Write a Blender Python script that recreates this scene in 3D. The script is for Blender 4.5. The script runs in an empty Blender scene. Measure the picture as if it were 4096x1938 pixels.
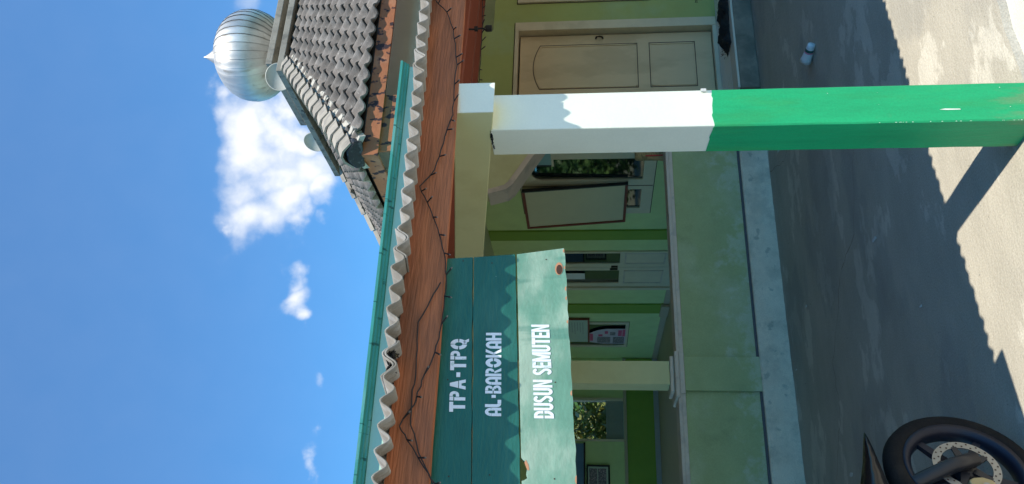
import bpy, bmesh, math, random
from mathutils import Vector, Matrix
R = math.radians
rnd = random.Random(7)
sc = bpy.context.scene
COL = sc.collection

# ------------------------------------------------------------------ camera
# world: X runs right along the facade, Y into the building, Z up.  The photo is a
# portrait snapshot stored on its side, so the camera is rolled a quarter turn.
CAM_H = 1.65
yaw, pitch, roll = R(25.4997), R(5.3808), R(-0.40885)
F = Vector((math.sin(yaw)*math.cos(pitch), math.cos(yaw)*math.cos(pitch), math.sin(pitch)))
Rt = Vector((math.cos(yaw), -math.sin(yaw), 0)); Up = Rt.cross(F)
c_, s_ = math.cos(roll), math.sin(roll)
Rt, Up = c_*Rt + s_*Up, c_*Up - s_*Rt
cd = bpy.data.cameras.new('camera'); cam = bpy.data.objects.new('camera', cd); COL.objects.link(cam)
cd.sensor_fit = 'HORIZONTAL'; cd.sensor_width = 36.0; cd.lens = 36.0*3300/4096
cd.clip_start = 0.05; cd.clip_end = 2000
m = Matrix.Identity(4)
for i, v in enumerate((-Up, Rt, -F)):
    for j in range(3): m[j][i] = v[j]
m.translation = (0, 0, CAM_H)
cam.matrix_world = m
sc.camera = cam

# ------------------------------------------------------------------ exposure
sc.view_settings.view_transform = 'Standard'; sc.view_settings.look = 'None'
sc.view_settings.gamma = 1.0; sc.view_settings.exposure = 0.30
sc.view_settings.use_curve_mapping = False
sc.cycles.max_bounces = 7; sc.cycles.diffuse_bounces = 5; sc.cycles.glossy_bounces = 3; sc.cycles.caustics_reflective = False; sc.cycles.caustics_refractive = False

# ------------------------------------------------------------------ sun + sky
SUN_EL = R(64.5); SUN_DIR = Vector((0.09, -1.0, 0)).normalized()*math.cos(SUN_EL) + Vector((0, 0, math.sin(SUN_EL)))
ld = bpy.data.lights.new('sun', 'SUN'); sun = bpy.data.objects.new('sun', ld); COL.objects.link(sun)
ld.energy = 5.0; ld.angle = R(0.5); ld.color = (1.0, 0.94, 0.82)
sun.rotation_euler = SUN_DIR.to_track_quat('Z', 'Y').to_euler(); sun.location = (2, -10, 20)

world = bpy.data.worlds.new('World'); sc.world = world; world.use_nodes = True
wn, wl = world.node_tree.nodes, world.node_tree.links
wn.clear()
def N(nodes, typ, **kw):
    n = nodes.new(typ)
    for k, v in kw.items(): setattr(n, k, v)
    return n
w_out = N(wn, 'ShaderNodeOutputWorld'); w_bg = N(wn, 'ShaderNodeBackground'); w_bg.inputs['Strength'].default_value = 0.10
sky = N(wn, 'ShaderNodeTexSky', sky_type='NISHITA', sun_disc=False, sun_elevation=SUN_EL, sun_rotation=R(174.9))
sky.altitude = 300; sky.air_density = 1.0; sky.dust_density = 0.3; sky.ozone_density = 2.5
w_tc = N(wn, 'ShaderNodeTexCoord')
w_nz = N(wn, 'ShaderNodeTexNoise'); w_nz.inputs['Scale'].default_value = 9; w_nz.inputs['Detail'].default_value = 6; w_nz.inputs['Roughness'].default_value = 0.5
wl.new(w_tc.outputs['Generated'], w_nz.inputs['Vector'])
w_sub = N(wn, 'ShaderNodeVectorMath', operation='SUBTRACT'); wl.new(w_nz.outputs['Color'], w_sub.inputs[0]); w_sub.inputs[1].default_value = (.5, .5, .5)
w_sc = N(wn, 'ShaderNodeVectorMath', operation='SCALE'); wl.new(w_sub.outputs[0], w_sc.inputs[0]); w_sc.inputs['Scale'].default_value = 0.19
w_add = N(wn, 'ShaderNodeVectorMath', operation='ADD'); wl.new(w_tc.outputs['Generated'], w_add.inputs[0]); wl.new(w_sc.outputs[0], w_add.inputs[1])
def pixdir(x, y):          # direction of a cloud seen in the sky of the photograph
    x *= 4096/2576; y *= 4096/2576
    return (F + Rt*((1938-y)-969)/3300 - Up*(x-2048)/3300).normalized()
# fair-weather cumulus: (direction, angular radius, density)
CLOUDS = [(pixdir(x, y), r/2075*1.05, d) for x, y, r, d in (
    (600,315,62,1),(655,375,85,1),(725,350,64,1),(665,455,80,1),(740,440,85,1),(700,515,80,1),(775,480,60,1),(745,570,50,1),(580,275,48,1),(720,300,50,1),
    (750,625,28,.75),(650,560,26,.7),(705,690,44,.9),(718,745,52,.95),(745,800,36,.85),(758,860,28,.65),(820,1120,32,.75),(820,1155,34,.8),(812,1185,24,.7),
    (825,570,24,.35),(825,985,24,.3),(640,-10,50,.4),(730,20,40,.35),(905,700,30,.25))]
acc = None
for d, r, dens in CLOUDS:
    ds = N(wn, 'ShaderNodeVectorMath', operation='DISTANCE'); wl.new(w_add.outputs[0], ds.inputs[0]); ds.inputs[1].default_value = d
    mr = N(wn, 'ShaderNodeMapRange', interpolation_type='SMOOTHSTEP')
    mr.inputs['From Min'].default_value = r*1.38; mr.inputs['From Max'].default_value = 0.0
    mr.inputs['To Min'].default_value = 0; mr.inputs['To Max'].default_value = dens
    wl.new(ds.outputs['Value'], mr.inputs['Value'])
    if acc is None: acc = mr.outputs[0]
    else:
        mx = N(wn, 'ShaderNodeMath', operation='SMOOTH_MAX'); mx.inputs[2].default_value = .12
        wl.new(acc, mx.inputs[0]); wl.new(mr.outputs[0], mx.inputs[1]); acc = mx.outputs[0]
# the same scattered cumulus goes on over the rest of the sky
w_n3 = N(wn, 'ShaderNodeTexNoise'); w_n3.inputs['Scale'].default_value = 3.4; w_n3.inputs['Detail'].default_value = 6; w_n3.inputs['Roughness'].default_value = .6
wl.new(w_tc.outputs['Generated'], w_n3.inputs['Vector'])
w_m3 = N(wn, 'ShaderNodeMapRange', interpolation_type='SMOOTHSTEP'); w_m3.inputs['From Min'].default_value = .60; w_m3.inputs['From Max'].default_value = .72
wl.new(w_n3.outputs['Fac'], w_m3.inputs['Value'])
w_d3 = N(wn, 'ShaderNodeVectorMath', operation='DISTANCE'); wl.new(w_tc.outputs['Generated'], w_d3.inputs[0]); w_d3.inputs[1].default_value = pixdir(640, 600)
w_g3 = N(wn, 'ShaderNodeMapRange', interpolation_type='SMOOTHSTEP'); w_g3.inputs['From Min'].default_value = .45; w_g3.inputs['From Max'].default_value = .7
wl.new(w_d3.outputs['Value'], w_g3.inputs['Value'])
w_p3 = N(wn, 'ShaderNodeMath', operation='MULTIPLY'); wl.new(w_m3.outputs[0], w_p3.inputs[0]); wl.new(w_g3.outputs[0], w_p3.inputs[1])
w_x3 = N(wn, 'ShaderNodeMath', operation='MAXIMUM'); wl.new(acc, w_x3.inputs[0]); wl.new(w_p3.outputs[0], w_x3.inputs[1]); acc = w_x3.outputs[0]
w_n2 = N(wn, 'ShaderNodeTexNoise'); w_n2.inputs['Scale'].default_value = 22; w_n2.inputs['Detail'].default_value = 6
wl.new(w_tc.outputs['Generated'], w_n2.inputs['Vector'])
w_cr = N(wn, 'ShaderNodeMapRange'); w_cr.inputs['From Min'].default_value = .3; w_cr.inputs['From Max'].default_value = .75
w_cr.inputs['To Min'].default_value = .72; w_cr.inputs['To Max'].default_value = 1.05
wl.new(w_n2.outputs['Fac'], w_cr.inputs['Value'])
w_cl = N(wn, 'ShaderNodeMix', data_type='RGBA'); w_cl.inputs['A'].default_value = (5.6, 6.3, 7.4, 1); w_cl.inputs['B'].default_value = (9.2, 9.3, 9.5, 1)
wl.new(w_cr.outputs[0], w_cl.inputs['Factor'])
w_mix = N(wn, 'ShaderNodeMix', data_type='RGBA')
w_clamp = N(wn, 'ShaderNodeMath', operation='MULTIPLY', use_clamp=True); w_clamp.inputs[1].default_value = 1.05
wl.new(acc, w_clamp.inputs[0]); wl.new(w_clamp.outputs[0], w_mix.inputs['Factor'])
w_tint = N(wn, 'ShaderNodeVectorMath', operation='MULTIPLY'); w_tint.inputs[1].default_value = (.25, 1.14, 1.68)   # deep tropical blue
wl.new(sky.outputs['Color'], w_tint.inputs[0]); wl.new(w_tint.outputs[0], w_mix.inputs['A']); wl.new(w_cl.outputs['Result'], w_mix.inputs['B'])
wl.new(w_mix.outputs['Result'], w_bg.inputs['Color']); wl.new(w_bg.outputs[0], w_out.inputs['Surface'])

# ------------------------------------------------------------------ materials
def mat(name, base, rough=.7, var=.12, scale=6.0, base2=None, amt2=0.0, scale2=2.0, edge2=(.5,.62), bump=.0, bscale=60.0,
        metal=0.0, ior=1.45, stretch=(1,1,1), base3=None, scale3=12., edge3=(.62,.68), stretch3=(1,1,1), amt3=1.0, spec=.5, grit=0.0, objrand=0.0, bloom=None):
    mt = bpy.data.materials.new(name); mt.use_nodes = True
    n, l = mt.node_tree.nodes, mt.node_tree.links; n.clear()
    out = N(n, 'ShaderNodeOutputMaterial'); b = N(n, 'ShaderNodeBsdfPrincipled'); l.new(b.outputs[0], out.inputs['Surface'])
    b.inputs['Roughness'].default_value = rough; b.inputs['Metallic'].default_value = metal; b.inputs['IOR'].default_value = ior
    b.inputs['Specular IOR Level'].default_value = spec
    g = N(n, 'ShaderNodeNewGeometry')
    mp = N(n, 'ShaderNodeMapping'); mp.inputs['Scale'].default_value = stretch; l.new(g.outputs['Position'], mp.inputs['Vector'])
    n1 = N(n, 'ShaderNodeTexNoise'); n1.inputs['Scale'].default_value = scale; n1.inputs['Detail'].default_value = 8; n1.inputs['Roughness'].default_value = .65
    l.new(mp.outputs[0], n1.inputs['Vector'])
    r1 = N(n, 'ShaderNodeMapRange'); r1.inputs['From Min'].default_value = .25; r1.inputs['From Max'].default_value = .75
    r1.inputs['To Min'].default_value = 1-var; r1.inputs['To Max'].default_value = 1+var; l.new(n1.outputs['Fac'], r1.inputs['Value'])
    cur = None
    if base2 is not None:
        n2 = N(n, 'ShaderNodeTexNoise'); n2.inputs['Scale'].default_value = scale2; n2.inputs['Detail'].default_value = 7; n2.inputs['Roughness'].default_value = .6
        l.new(mp.outputs[0], n2.inputs['Vector'])
        r2 = N(n, 'ShaderNodeMapRange', interpolation_type='SMOOTHSTEP'); r2.inputs['From Min'].default_value = edge2[0]; r2.inputs['From Max'].default_value = edge2[1]
        r2.inputs['To Max'].default_value = amt2; l.new(n2.outputs['Fac'], r2.inputs['Value'])
        mx = N(n, 'ShaderNodeMix', data_type='RGBA'); mx.inputs['A'].default_value = (*base, 1); mx.inputs['B'].default_value = (*base2, 1)
        l.new(r2.outputs[0], mx.inputs['Factor']); cur = mx.outputs['Result']
    if base3 is not None:
        mp3 = N(n, 'ShaderNodeMapping'); mp3.inputs['Scale'].default_value = stretch3; mp3.inputs['Location'].default_value = (3.3, 1.7, 5.1); l.new(g.outputs['Position'], mp3.inputs['Vector'])
        n3 = N(n, 'ShaderNodeTexNoise'); n3.inputs['Scale'].default_value = scale3; n3.inputs['Detail'].default_value = 6; l.new(mp3.outputs[0], n3.inputs['Vector'])
        r3 = N(n, 'ShaderNodeMapRange', interpolation_type='SMOOTHSTEP'); r3.inputs['From Min'].default_value = edge3[0]; r3.inputs['From Max'].default_value = edge3[1]
        r3.inputs['To Max'].default_value = amt3; l.new(n3.outputs['Fac'], r3.inputs['Value'])
        mx = N(n, 'ShaderNodeMix', data_type='RGBA')
        if cur is None: mx.inputs['A'].default_value = (*base, 1)
        else: l.new(cur, mx.inputs['A'])
        mx.inputs['B'].default_value = (*base3, 1); l.new(r3.outputs[0], mx.inputs['Factor']); cur = mx.outputs['Result']
    if bloom is not None:     # salt bloom and lost paint: colour, height where it starts, height where it is thickest
        bc, zt, zb = bloom
        sx = N(n, 'ShaderNodeSeparateXYZ'); l.new(g.outputs['Position'], sx.inputs[0])
        rz = N(n, 'ShaderNodeMapRange'); rz.inputs['From Min'].default_value = zt; rz.inputs['From Max'].default_value = zb; rz.inputs['To Min'].default_value = -.2; rz.inputs['To Max'].default_value = .12; l.new(sx.outputs['Z'], rz.inputs['Value'])
        nz_ = N(n, 'ShaderNodeTexNoise'); nz_.inputs['Scale'].default_value = 5.5; nz_.inputs['Detail'].default_value = 8; nz_.inputs['Roughness'].default_value = .68; l.new(mp.outputs[0], nz_.inputs['Vector'])
        ad = N(n, 'ShaderNodeMath', operation='ADD'); l.new(nz_.outputs['Fac'], ad.inputs[0]); l.new(rz.outputs[0], ad.inputs[1])
        rb = N(n, 'ShaderNodeMapRange', interpolation_type='SMOOTHSTEP'); rb.inputs['From Min'].default_value = .50; rb.inputs['From Max'].default_value = .66; rb.inputs['To Max'].default_value = .55; l.new(ad.outputs[0], rb.inputs['Value'])
        mx = N(n, 'ShaderNodeMix', data_type='RGBA')
        if cur is None: mx.inputs['A'].default_value = (*base, 1)
        else: l.new(cur, mx.inputs['A'])
        mx.inputs['B'].default_value = (*bc, 1); l.new(rb.outputs[0], mx.inputs['Factor']); cur = mx.outputs['Result']
    sc_ = N(n, 'ShaderNodeVectorMath', operation='SCALE')
    if cur is None: sc_.inputs[0].default_value = base
    else: l.new(cur, sc_.inputs[0])
    fac = r1.outputs[0]
    if grit > 0:
        ng = N(n, 'ShaderNodeTexNoise'); ng.inputs['Scale'].default_value = 130; ng.inputs['Detail'].default_value = 4; l.new(g.outputs['Position'], ng.inputs['Vector'])
        rg = N(n, 'ShaderNodeMapRange'); rg.inputs['From Min'].default_value = .3; rg.inputs['From Max'].default_value = .7; rg.inputs['To Min'].default_value = 1-grit*1.6; rg.inputs['To Max'].default_value = 1+grit*1.6
        l.new(ng.outputs['Fac'], rg.inputs['Value']); mg = N(n, 'ShaderNodeMath', operation='MULTIPLY'); l.new(fac, mg.inputs[0]); l.new(rg.outputs[0], mg.inputs[1]); fac = mg.outputs[0]
    if objrand > 0:
        oi = N(n, 'ShaderNodeObjectInfo'); ro = N(n, 'ShaderNodeMapRange'); ro.inputs['To Min'].default_value = 1-objrand; ro.inputs['To Max'].default_value = 1+objrand
        l.new(oi.outputs['Random'], ro.inputs['Value']); mo = N(n, 'ShaderNodeMath', operation='MULTIPLY'); l.new(fac, mo.inputs[0]); l.new(ro.outputs[0], mo.inputs[1]); fac = mo.outputs[0]
    l.new(fac, sc_.inputs['Scale']); l.new(sc_.outputs[0], b.inputs['Base Color'])
    if bump > 0:
        nb = N(n, 'ShaderNodeTexNoise'); nb.inputs['Scale'].default_value = bscale; nb.inputs['Detail'].default_value = 5; l.new(mp.outputs[0], nb.inputs['Vector'])
        bp = N(n, 'ShaderNodeBump'); bp.inputs['Strength'].default_value = bump; bp.inputs['Distance'].default_value = .01
        l.new(nb.outputs['Fac'], bp.inputs['Height']); l.new(bp.outputs[0], b.inputs['Normal'])
    return mt

M = {}
M['floor'] = mat('rough_concrete_floor', (.41,.375,.305), .85, .16, 2.2, (.54,.50,.415), .9, 1.35, (.545,.575), .5, 42, stretch=(.75,1.35,1), base3=(.30,.285,.25), scale3=1.3, edge3=(.54,.60), amt3=.55, stretch3=(.6,1.1,1), grit=.10)
M['yard'] = mat('pale_yard_concrete', (.56,.54,.48), .8, .08, 4, (.47,.45,.39), .5, 1.0, bump=.2, bscale=50, grit=.06)
M['plinth'] = mat('blue_grey_plinth', (.70,.60,.47), .8, .14, 6, (.54,.47,.37), .7, 4, (.48,.60), bump=.25, grit=.06, base3=(.30,.30,.25), scale3=9, edge3=(.62,.68), amt3=.6)
M['wall'] = mat('mint_green_wall', (.56,.69,.32), .75, .08, 4, (.62,.72,.40), .35, 2.2, (.52,.7), bump=.08, bscale=90)
M['parapet'] = mat('weathered_green_wall', (.35,.41,.20), .78, .10, 5, (.42,.47,.29), .6, 1.6, (.50,.64), bump=.12, bscale=70, base3=(.24,.29,.14), scale3=2.6, edge3=(.58,.72), amt3=.6, grit=.05, bloom=((.50,.55,.42), .75, .25))
M['wall_accent'] = mat('saturated_green_wall', (.22,.35,.055), .75, .06, 4)
M['wall_lime'] = mat('olive_green_front_wall', (.38,.41,.13), .75, .09, 3, (.38,.45,.21), .6, 1.2, bump=.08)
M['wall_grey'] = mat('grey_upper_wall', (.78,.76,.70), .8, .06, 3)
M['cream'] = mat('cream_paint', (.66,.54,.36), .55, .08, 5, (.52,.42,.27), .5, 3, bump=.05)
M['cream_cool'] = mat('pale_grey_paint', (.66,.58,.42), .55, .07, 5)
M['molding'] = mat('pinkish_grey_molding', (.58,.50,.42), .65, .08, 8, (.36,.33,.30), .5, 6)
M['beam'] = mat('pale_olive_plaster', (.55,.55,.30), .75, .07, 3, (.48,.47,.24), .6, 2, bump=.06)
M['teal'] = mat('teal_cornice_paint', (.07,.40,.34), .55, .2, 9, (.20,.52,.45), .8, 5, stretch=(.4,1,3), base3=(.02,.14,.12), scale3=9, edge3=(.62,.70), stretch3=(3,1,.3))
M['mintpale'] = mat('pale_mint_plaster', (.52,.72,.55), .7, .06, 4)
M['white'] = mat('white_pillar_paint', (.73,.755,.64), .6, .05, 5, (.66,.68,.54), .45, 2.4, (.55,.75), bump=.10, bscale=55, grit=.012)
M['white_side'] = M['white']
M['green'] = mat('bright_green_pillar_paint', (.004,.335,.125), .5, .14, 5, (.02,.30,.095), .7, 2.2, bump=.2, bscale=30, stretch=(2.6,2.6,.5), bloom=((.15,.24,.11), .30, -.05), base3=(.06,.33,.13), scale3=7, edge3=(.66,.72), amt3=.4, grit=.04)
M['fascia'] = mat('red_brown_wood', (.36,.115,.046), .7, .34, 13, (.27,.094,.048), .8, 2.5, (.45,.65), bump=.5, bscale=40, stretch=(.25,1,3.2), base3=(.06,.036,.028), scale3=3.0, edge3=(.52,.72), stretch3=(.7,1,2.2), amt3=.5)
M['wood_dark'] = mat('dark_red_wood', (.22,.05,.022), .7, .2, 5, stretch=(.3,1,3))
M['eave_wood'] = mat('peeling_eave_board', (.34,.12,.05), .75, .2, 5, (.42,.19,.10), .7, 2, bump=.3, bscale=30, base3=(.035,.016,.018), scale3=9, edge3=(.56,.61), stretch3=(1.5,1.5,.9))
M['asbestos'] = mat('weathered_fibre_cement', (.235,.21,.175), .9, .2, 12, (.34,.32,.29), .7, 9, (.5,.6), bump=.25, bscale=90)
M['tile'] = mat('grey_concrete_tile', (.155,.136,.118), .85, .2, 9, (.215,.195,.175), .8, 5, (.46,.6), bump=.45, bscale=110, base3=(.36,.34,.30), scale3=34, edge3=(.64,.70), amt3=.6, objrand=.28)
M['tile_light'] = mat('light_hip_tile', (.31,.275,.225), .85, .16, 9, (.21,.19,.165), .8, 5, bump=.35, bscale=90, objrand=.22)
M['mortar'] = mat('white_mortar', (.46,.43,.37), .9, .2, 16, (.16,.15,.14), .7, 14, bump=.6, bscale=60)
M['black_end'] = mat('black_tar_plug', (.025,.025,.028), .6, .3, 18, (.12,.12,.12), .6, 22, (.56,.62), bump=.8, bscale=40)
M['slab'] = mat('weathered_ring_slab', (.27,.25,.21), .85, .2, 6, (.13,.125,.11), .7, 5, bump=.3, bscale=60, stretch=(1,1,.4), base3=(.05,.05,.05), scale3=14, edge3=(.62,.70), stretch3=(.6,.6,2))
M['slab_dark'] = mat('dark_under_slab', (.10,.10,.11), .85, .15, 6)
M['alu'] = mat('dull_aluminium', (.62,.60,.56), .50, .10, 5, (.48,.46,.42), .7, 3.0, (.42,.64), metal=.72, stretch=(1,1,.5), base3=(.27,.21,.14), scale3=4.2, edge3=(.56,.76), stretch3=(2.6,2.6,.35), amt3=.6, objrand=.10)
M['horn'] = mat('pale_grey_plastic', (.46,.45,.40), .5, .04, 5)
M['sign'] = mat('faded_green_sign_paint', (.011,.100,.076), .40, .2, 7, (.035,.15,.115), .7, 3.0, (.44,.66), bump=.2, bscale=60, stretch=(.5,1,2.2), base3=(.30,.42,.34), scale3=26, edge3=(.735,.75), amt3=.9, stretch3=(1,1,1.6))
M['sign2'] = mat('sun_bleached_green_sign_paint', (.13,.275,.195), .42, .18, 7, (.33,.43,.33), .9, 4.0, (.42,.66), bump=.2, bscale=60, stretch=(.7,1,1.4), base3=(.06,.19,.14), scale3=7, edge3=(.56,.70), amt3=.6, stretch3=(2.4,1,.45))
M['letter'] = mat('lavender_white_letter_paint', (.74,.75,.78), .6, .08, 20, (.40,.52,.48), .7, 38, (.60,.68))
M['wood_raw'] = mat('raw_wood_edge', (.50,.24,.13), .8, .2, 9)
M['hole'] = mat('knot_dark', (.06,.028,.018), .9, .2, 9)
M['cable'] = mat('black_cable', (.012,.010,.011), .6, .1)
M['bulb'] = mat('dull_led_bulb', (.16,.13,.11), .4, .2)
M['door'] = mat('cream_door_paint', (.66,.49,.29), .5, .08, 4, (.53,.385,.22), .6, 2.5, stretch=(1,1,.4))
M['door_groove'] = mat('dark_door_groove', (.09,.055,.04), .8, .1)
M['brass'] = mat('tarnished_handle', (.07,.05,.035), .4, .1, metal=.6)
M['glass'] = mat('dark_window_glass', (.006,.012,.011), .03, .05, ior=2.3, spec=.7)
M['board_face'] = mat('whiteboard_face', (.62,.57,.38), .45, .05, 3)
M['board_frame'] = mat('red_brown_board_frame', (.20,.045,.025), .5, .15, 6)
M['black_frame'] = mat('black_frame', (.012,.012,.012), .5, .1)
M['paper'] = mat('white_paper', (.70,.70,.68), .7, .03)
M['paper_green'] = mat('pale_green_notice_paper', (.46,.56,.47), .7, .04)
M['ink'] = mat('grey_print', (.30,.34,.32), .7, .05)
M['pink'] = mat('pink_print', (.62,.09,.20), .6, .1)
M['photo_print'] = mat('dark_photo_print', (.16,.14,.17), .5, .5, 30, (.5,.4,.42), .9, 40)
M['lilac'] = mat('lilac_poster_paper', (.58,.50,.56), .6, .1, 12)
M['blue'] = mat('blue_board', (.10,.20,.36), .5, .08)
M['bluepane'] = mat('pale_blue_pane', (.24,.40,.42), .3, .08)
M['mat_weave'] = mat('woven_bamboo', (.30,.22,.10), .8, .3, 26, (.16,.11,.05), .7, 30, stretch=(1,1,3))
M['mat_red'] = mat('red_trim', (.45,.03,.03), .7, .1)
M['mat_tan'] = mat('tan_bamboo', (.42,.27,.13), .8, .2, 20)
M['rag'] = mat('dark_shaggy_mat', (.018,.017,.018), .95, .4, 30, (.10,.085,.03), .8, 40, (.62,.66), bump=.8, bscale=60)
M['whitetile'] = mat('white_floor_tile', (.74,.70,.66), .3, .03, 5)
M['platform'] = mat('dark_platform_concrete', (.25,.215,.165), .8, .25, 4, (.15,.135,.105), .7, 2.5, bump=.2)
M['edge_strip'] = mat('pale_platform_edge', (.66,.60,.50), .7, .06, 6)
M['tanfloor'] = mat('tan_floor_tile', (.40,.34,.22), .5, .06, 4)
M['skirt'] = mat('tan_skirting', (.46,.38,.27), .6, .06, 5)
M['skirt_grey'] = mat('grey_skirting', (.34,.36,.36), .6, .06, 5)
M['ceiling'] = mat('pale_green_ceiling', (.68,.70,.52), .8, .04, 3)
M['shutter'] = mat('grey_green_shutter', (.26,.30,.27), .6, .08, 5)
M['tyre'] = mat('tyre_rubber', (.009,.008,.008), .85, .3, 30, (.020,.016,.013), .6, 8, spec=.25, bump=.3, bscale=80)
M['rim'] = mat('blue_black_rim', (.010,.013,.026), .42, .1, 6, metal=.3)
M['fork'] = mat('black_fork_paint', (.012,.013,.018), .4, .1)
M['steel'] = mat('brake_disc_steel', (.30,.30,.29), .42, .1, 20, metal=.9)
M['gold'] = mat('gold_caliper', (.42,.31,.15), .5, .1, 9, metal=.3)
M['gloss_black'] = mat('gloss_black_plastic', (.008,.008,.010), .18, .05)
M['cup'] = mat('white_plastic_cup', (.66,.68,.70), .4, .03)
M['cup_green'] = mat('dark_green_label', (.03,.10,.08), .5, .1)
M['cup_pink'] = mat('pink_label', (.62,.22,.30), .5, .1)
M['litter'] = mat('paper_scrap', (.55,.55,.52), .8, .1)
M['grit'] = mat('grit', (.30,.28,.23), .9, .6, 40)
M['leaf_a'] = mat('bush_leaf', (.045,.115,.022), .55, .4, 1.2, (.09,.17,.03), .8, 2)
M['leaf_b'] = mat('yellow_green_blade', (.17,.20,.05), .5, .35, 1.5, (.28,.24,.09), .7, 2.5)
M['leaf_c'] = mat('tree_leaf', (.035,.085,.02), .55, .4, .9)
M['bark'] = mat('grey_bark', (.13,.10,.075), .9, .25, 8, bump=.5)
M['grass'] = mat('garden_soil', (.10,.10,.05), .95, .3, 2, (.06,.10,.025), .8, 1.2)

# ------------------------------------------------------------------ object helpers
WO = {}
def link(o, parent, world):
    COL.objects.link(o)
    if parent is not None:
        o.parent = parent; o.location = Vector(world) - WO[parent.name]
    else: o.location = world
    WO[o.name] = Vector(world)
    return o
def thing(name, label, cat, loc=(0,0,0), group=None):
    o = bpy.data.objects.new(name, None); link(o, None, loc); o.empty_display_size = .1
    return tag(o, label, cat, group)
def tag(o, label=None, cat=None, group=None, kind=None):
    if label: o['label'] = label
    if cat: o['category'] = cat
    if group: o['group'] = group
    if kind: o['kind'] = kind
    return o
def add(name, verts, faces, mt, parent=None, smooth=False, bevel=0, kind=None):
    verts = [Vector(v) for v in verts]
    lo = Vector([min(v[i] for v in verts) for i in range(3)]); hi = Vector([max(v[i] for v in verts) for i in range(3)])
    org = (lo+hi)/2; org.z = lo.z
    me = bpy.data.meshes.new(name); me.from_pydata([v-org for v in verts], [], faces); me.update()
    if bevel or True:
        bm = bmesh.new(); bm.from_mesh(me); bmesh.ops.recalc_face_normals(bm, faces=bm.faces)
        if bevel: bmesh.ops.bevel(bm, geom=[e for e in bm.edges if len(e.link_faces) == 2 and e.calc_face_angle(0) > .6], offset=bevel, segments=2, affect='EDGES', profile=.5)
        bm.to_mesh(me); bm.free()
    me.materials.append(M[mt] if isinstance(mt, str) else mt)
    if smooth:
        for f in me.polygons: f.use_smooth = True
    o = bpy.data.objects.new(name, me); link(o, parent, org)
    if kind: o['kind'] = kind
    return o
class MB:
    def __init__(s): s.v = []; s.f = []
    def quad_box(s, p):      # 8 corners: bottom 4 ccw, top 4
        b = len(s.v); s.v += [Vector(x) for x in p]
        s.f += [tuple(b+i for i in q) for q in ((0,3,2,1),(4,5,6,7),(0,1,5,4),(1,2,6,5),(2,3,7,6),(3,0,4,7))]
        return s
    def box(s, x0, x1, y0, y1, z0, z1):
        return s.quad_box([(x0,y0,z0),(x1,y0,z0),(x1,y1,z0),(x0,y1,z0),(x0,y0,z1),(x1,y0,z1),(x1,y1,z1),(x0,y1,z1)])
    def prism(s, poly, off):  # poly: 3d points, extruded by off
        b = len(s.v); n = len(poly); off = Vector(off)
        s.v += [Vector(p) for p in poly] + [Vector(p)+off for p in poly]
        s.f.append(tuple(range(b, b+n))); s.f.append(tuple(range(b+2*n-1, b+n-1, -1)))
        for i in range(n):
            j = (i+1) % n; s.f.append((b+i, b+j, b+n+j, b+n+i))
        return s
    def face(s, pts):
        b = len(s.v); s.v += [Vector(p) for p in pts]; s.f.append(tuple(range(b, b+len(pts)))); return s
    def tube(s, pts, r, n=6, caps=True):
        pts = [Vector(p) for p in pts]; b = len(s.v)
        for i, p in enumerate(pts):
            d = (pts[min(i+1, len(pts)-1)] - pts[max(i-1, 0)]).normalized()
            a = d.cross(Vector((0,0,1)) if abs(d.z) < .9 else Vector((1,0,0))).normalized(); c = d.cross(a)
            rr = r[i] if isinstance(r, (list, tuple)) else r
            for k in range(n):
                t = 2*math.pi*k/n; s.v.append(p + rr*(math.cos(t)*a + math.sin(t)*c))
        for i in range(len(pts)-1):
            for k in range(n):
                s.f.append((b+i*n+k, b+i*n+(k+1) % n, b+(i+1)*n+(k+1) % n, b+(i+1)*n+k))
        if caps: s.f.append(tuple(range(b, b+n))); s.f.append(tuple(range(b+(len(pts)-1)*n, b+len(pts)*n)))
        return s
    def lathe(s, prof, o, ax, n=32, a0=0, a1=2*math.pi, closed=True):
        o = Vector(o); ax = Vector(ax).normalized()
        a = ax.cross(Vector((0,0,1)) if abs(ax.z) < .9 else Vector((1,0,0))).normalized(); c = ax.cross(a); b = len(s.v)
        m_ = n if closed else n+1
        for i in range(m_):
            t = a0+(a1-a0)*i/n
            for r, h in prof: s.v.append(o + ax*h + r*(math.cos(t)*a + math.sin(t)*c))
        k = len(prof)
        for i in range(n):
            j = (i+1) % m_
            for q in range(k-1): s.f.append((b+i*k+q, b+j*k+q, b+j*k+q+1, b+i*k+q+1))
        return s
    def build(s, name, mt, parent=None, **kw): return add(name, s.v, s.f, mt, parent, **kw)
def box(name, x0, x1, y0, y1, z0, z1, mt, parent=None, bevel=0, **kw):
    return MB().box(x0, x1, y0, y1, z0, z1).build(name, mt, parent, bevel=bevel, **kw)
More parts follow.
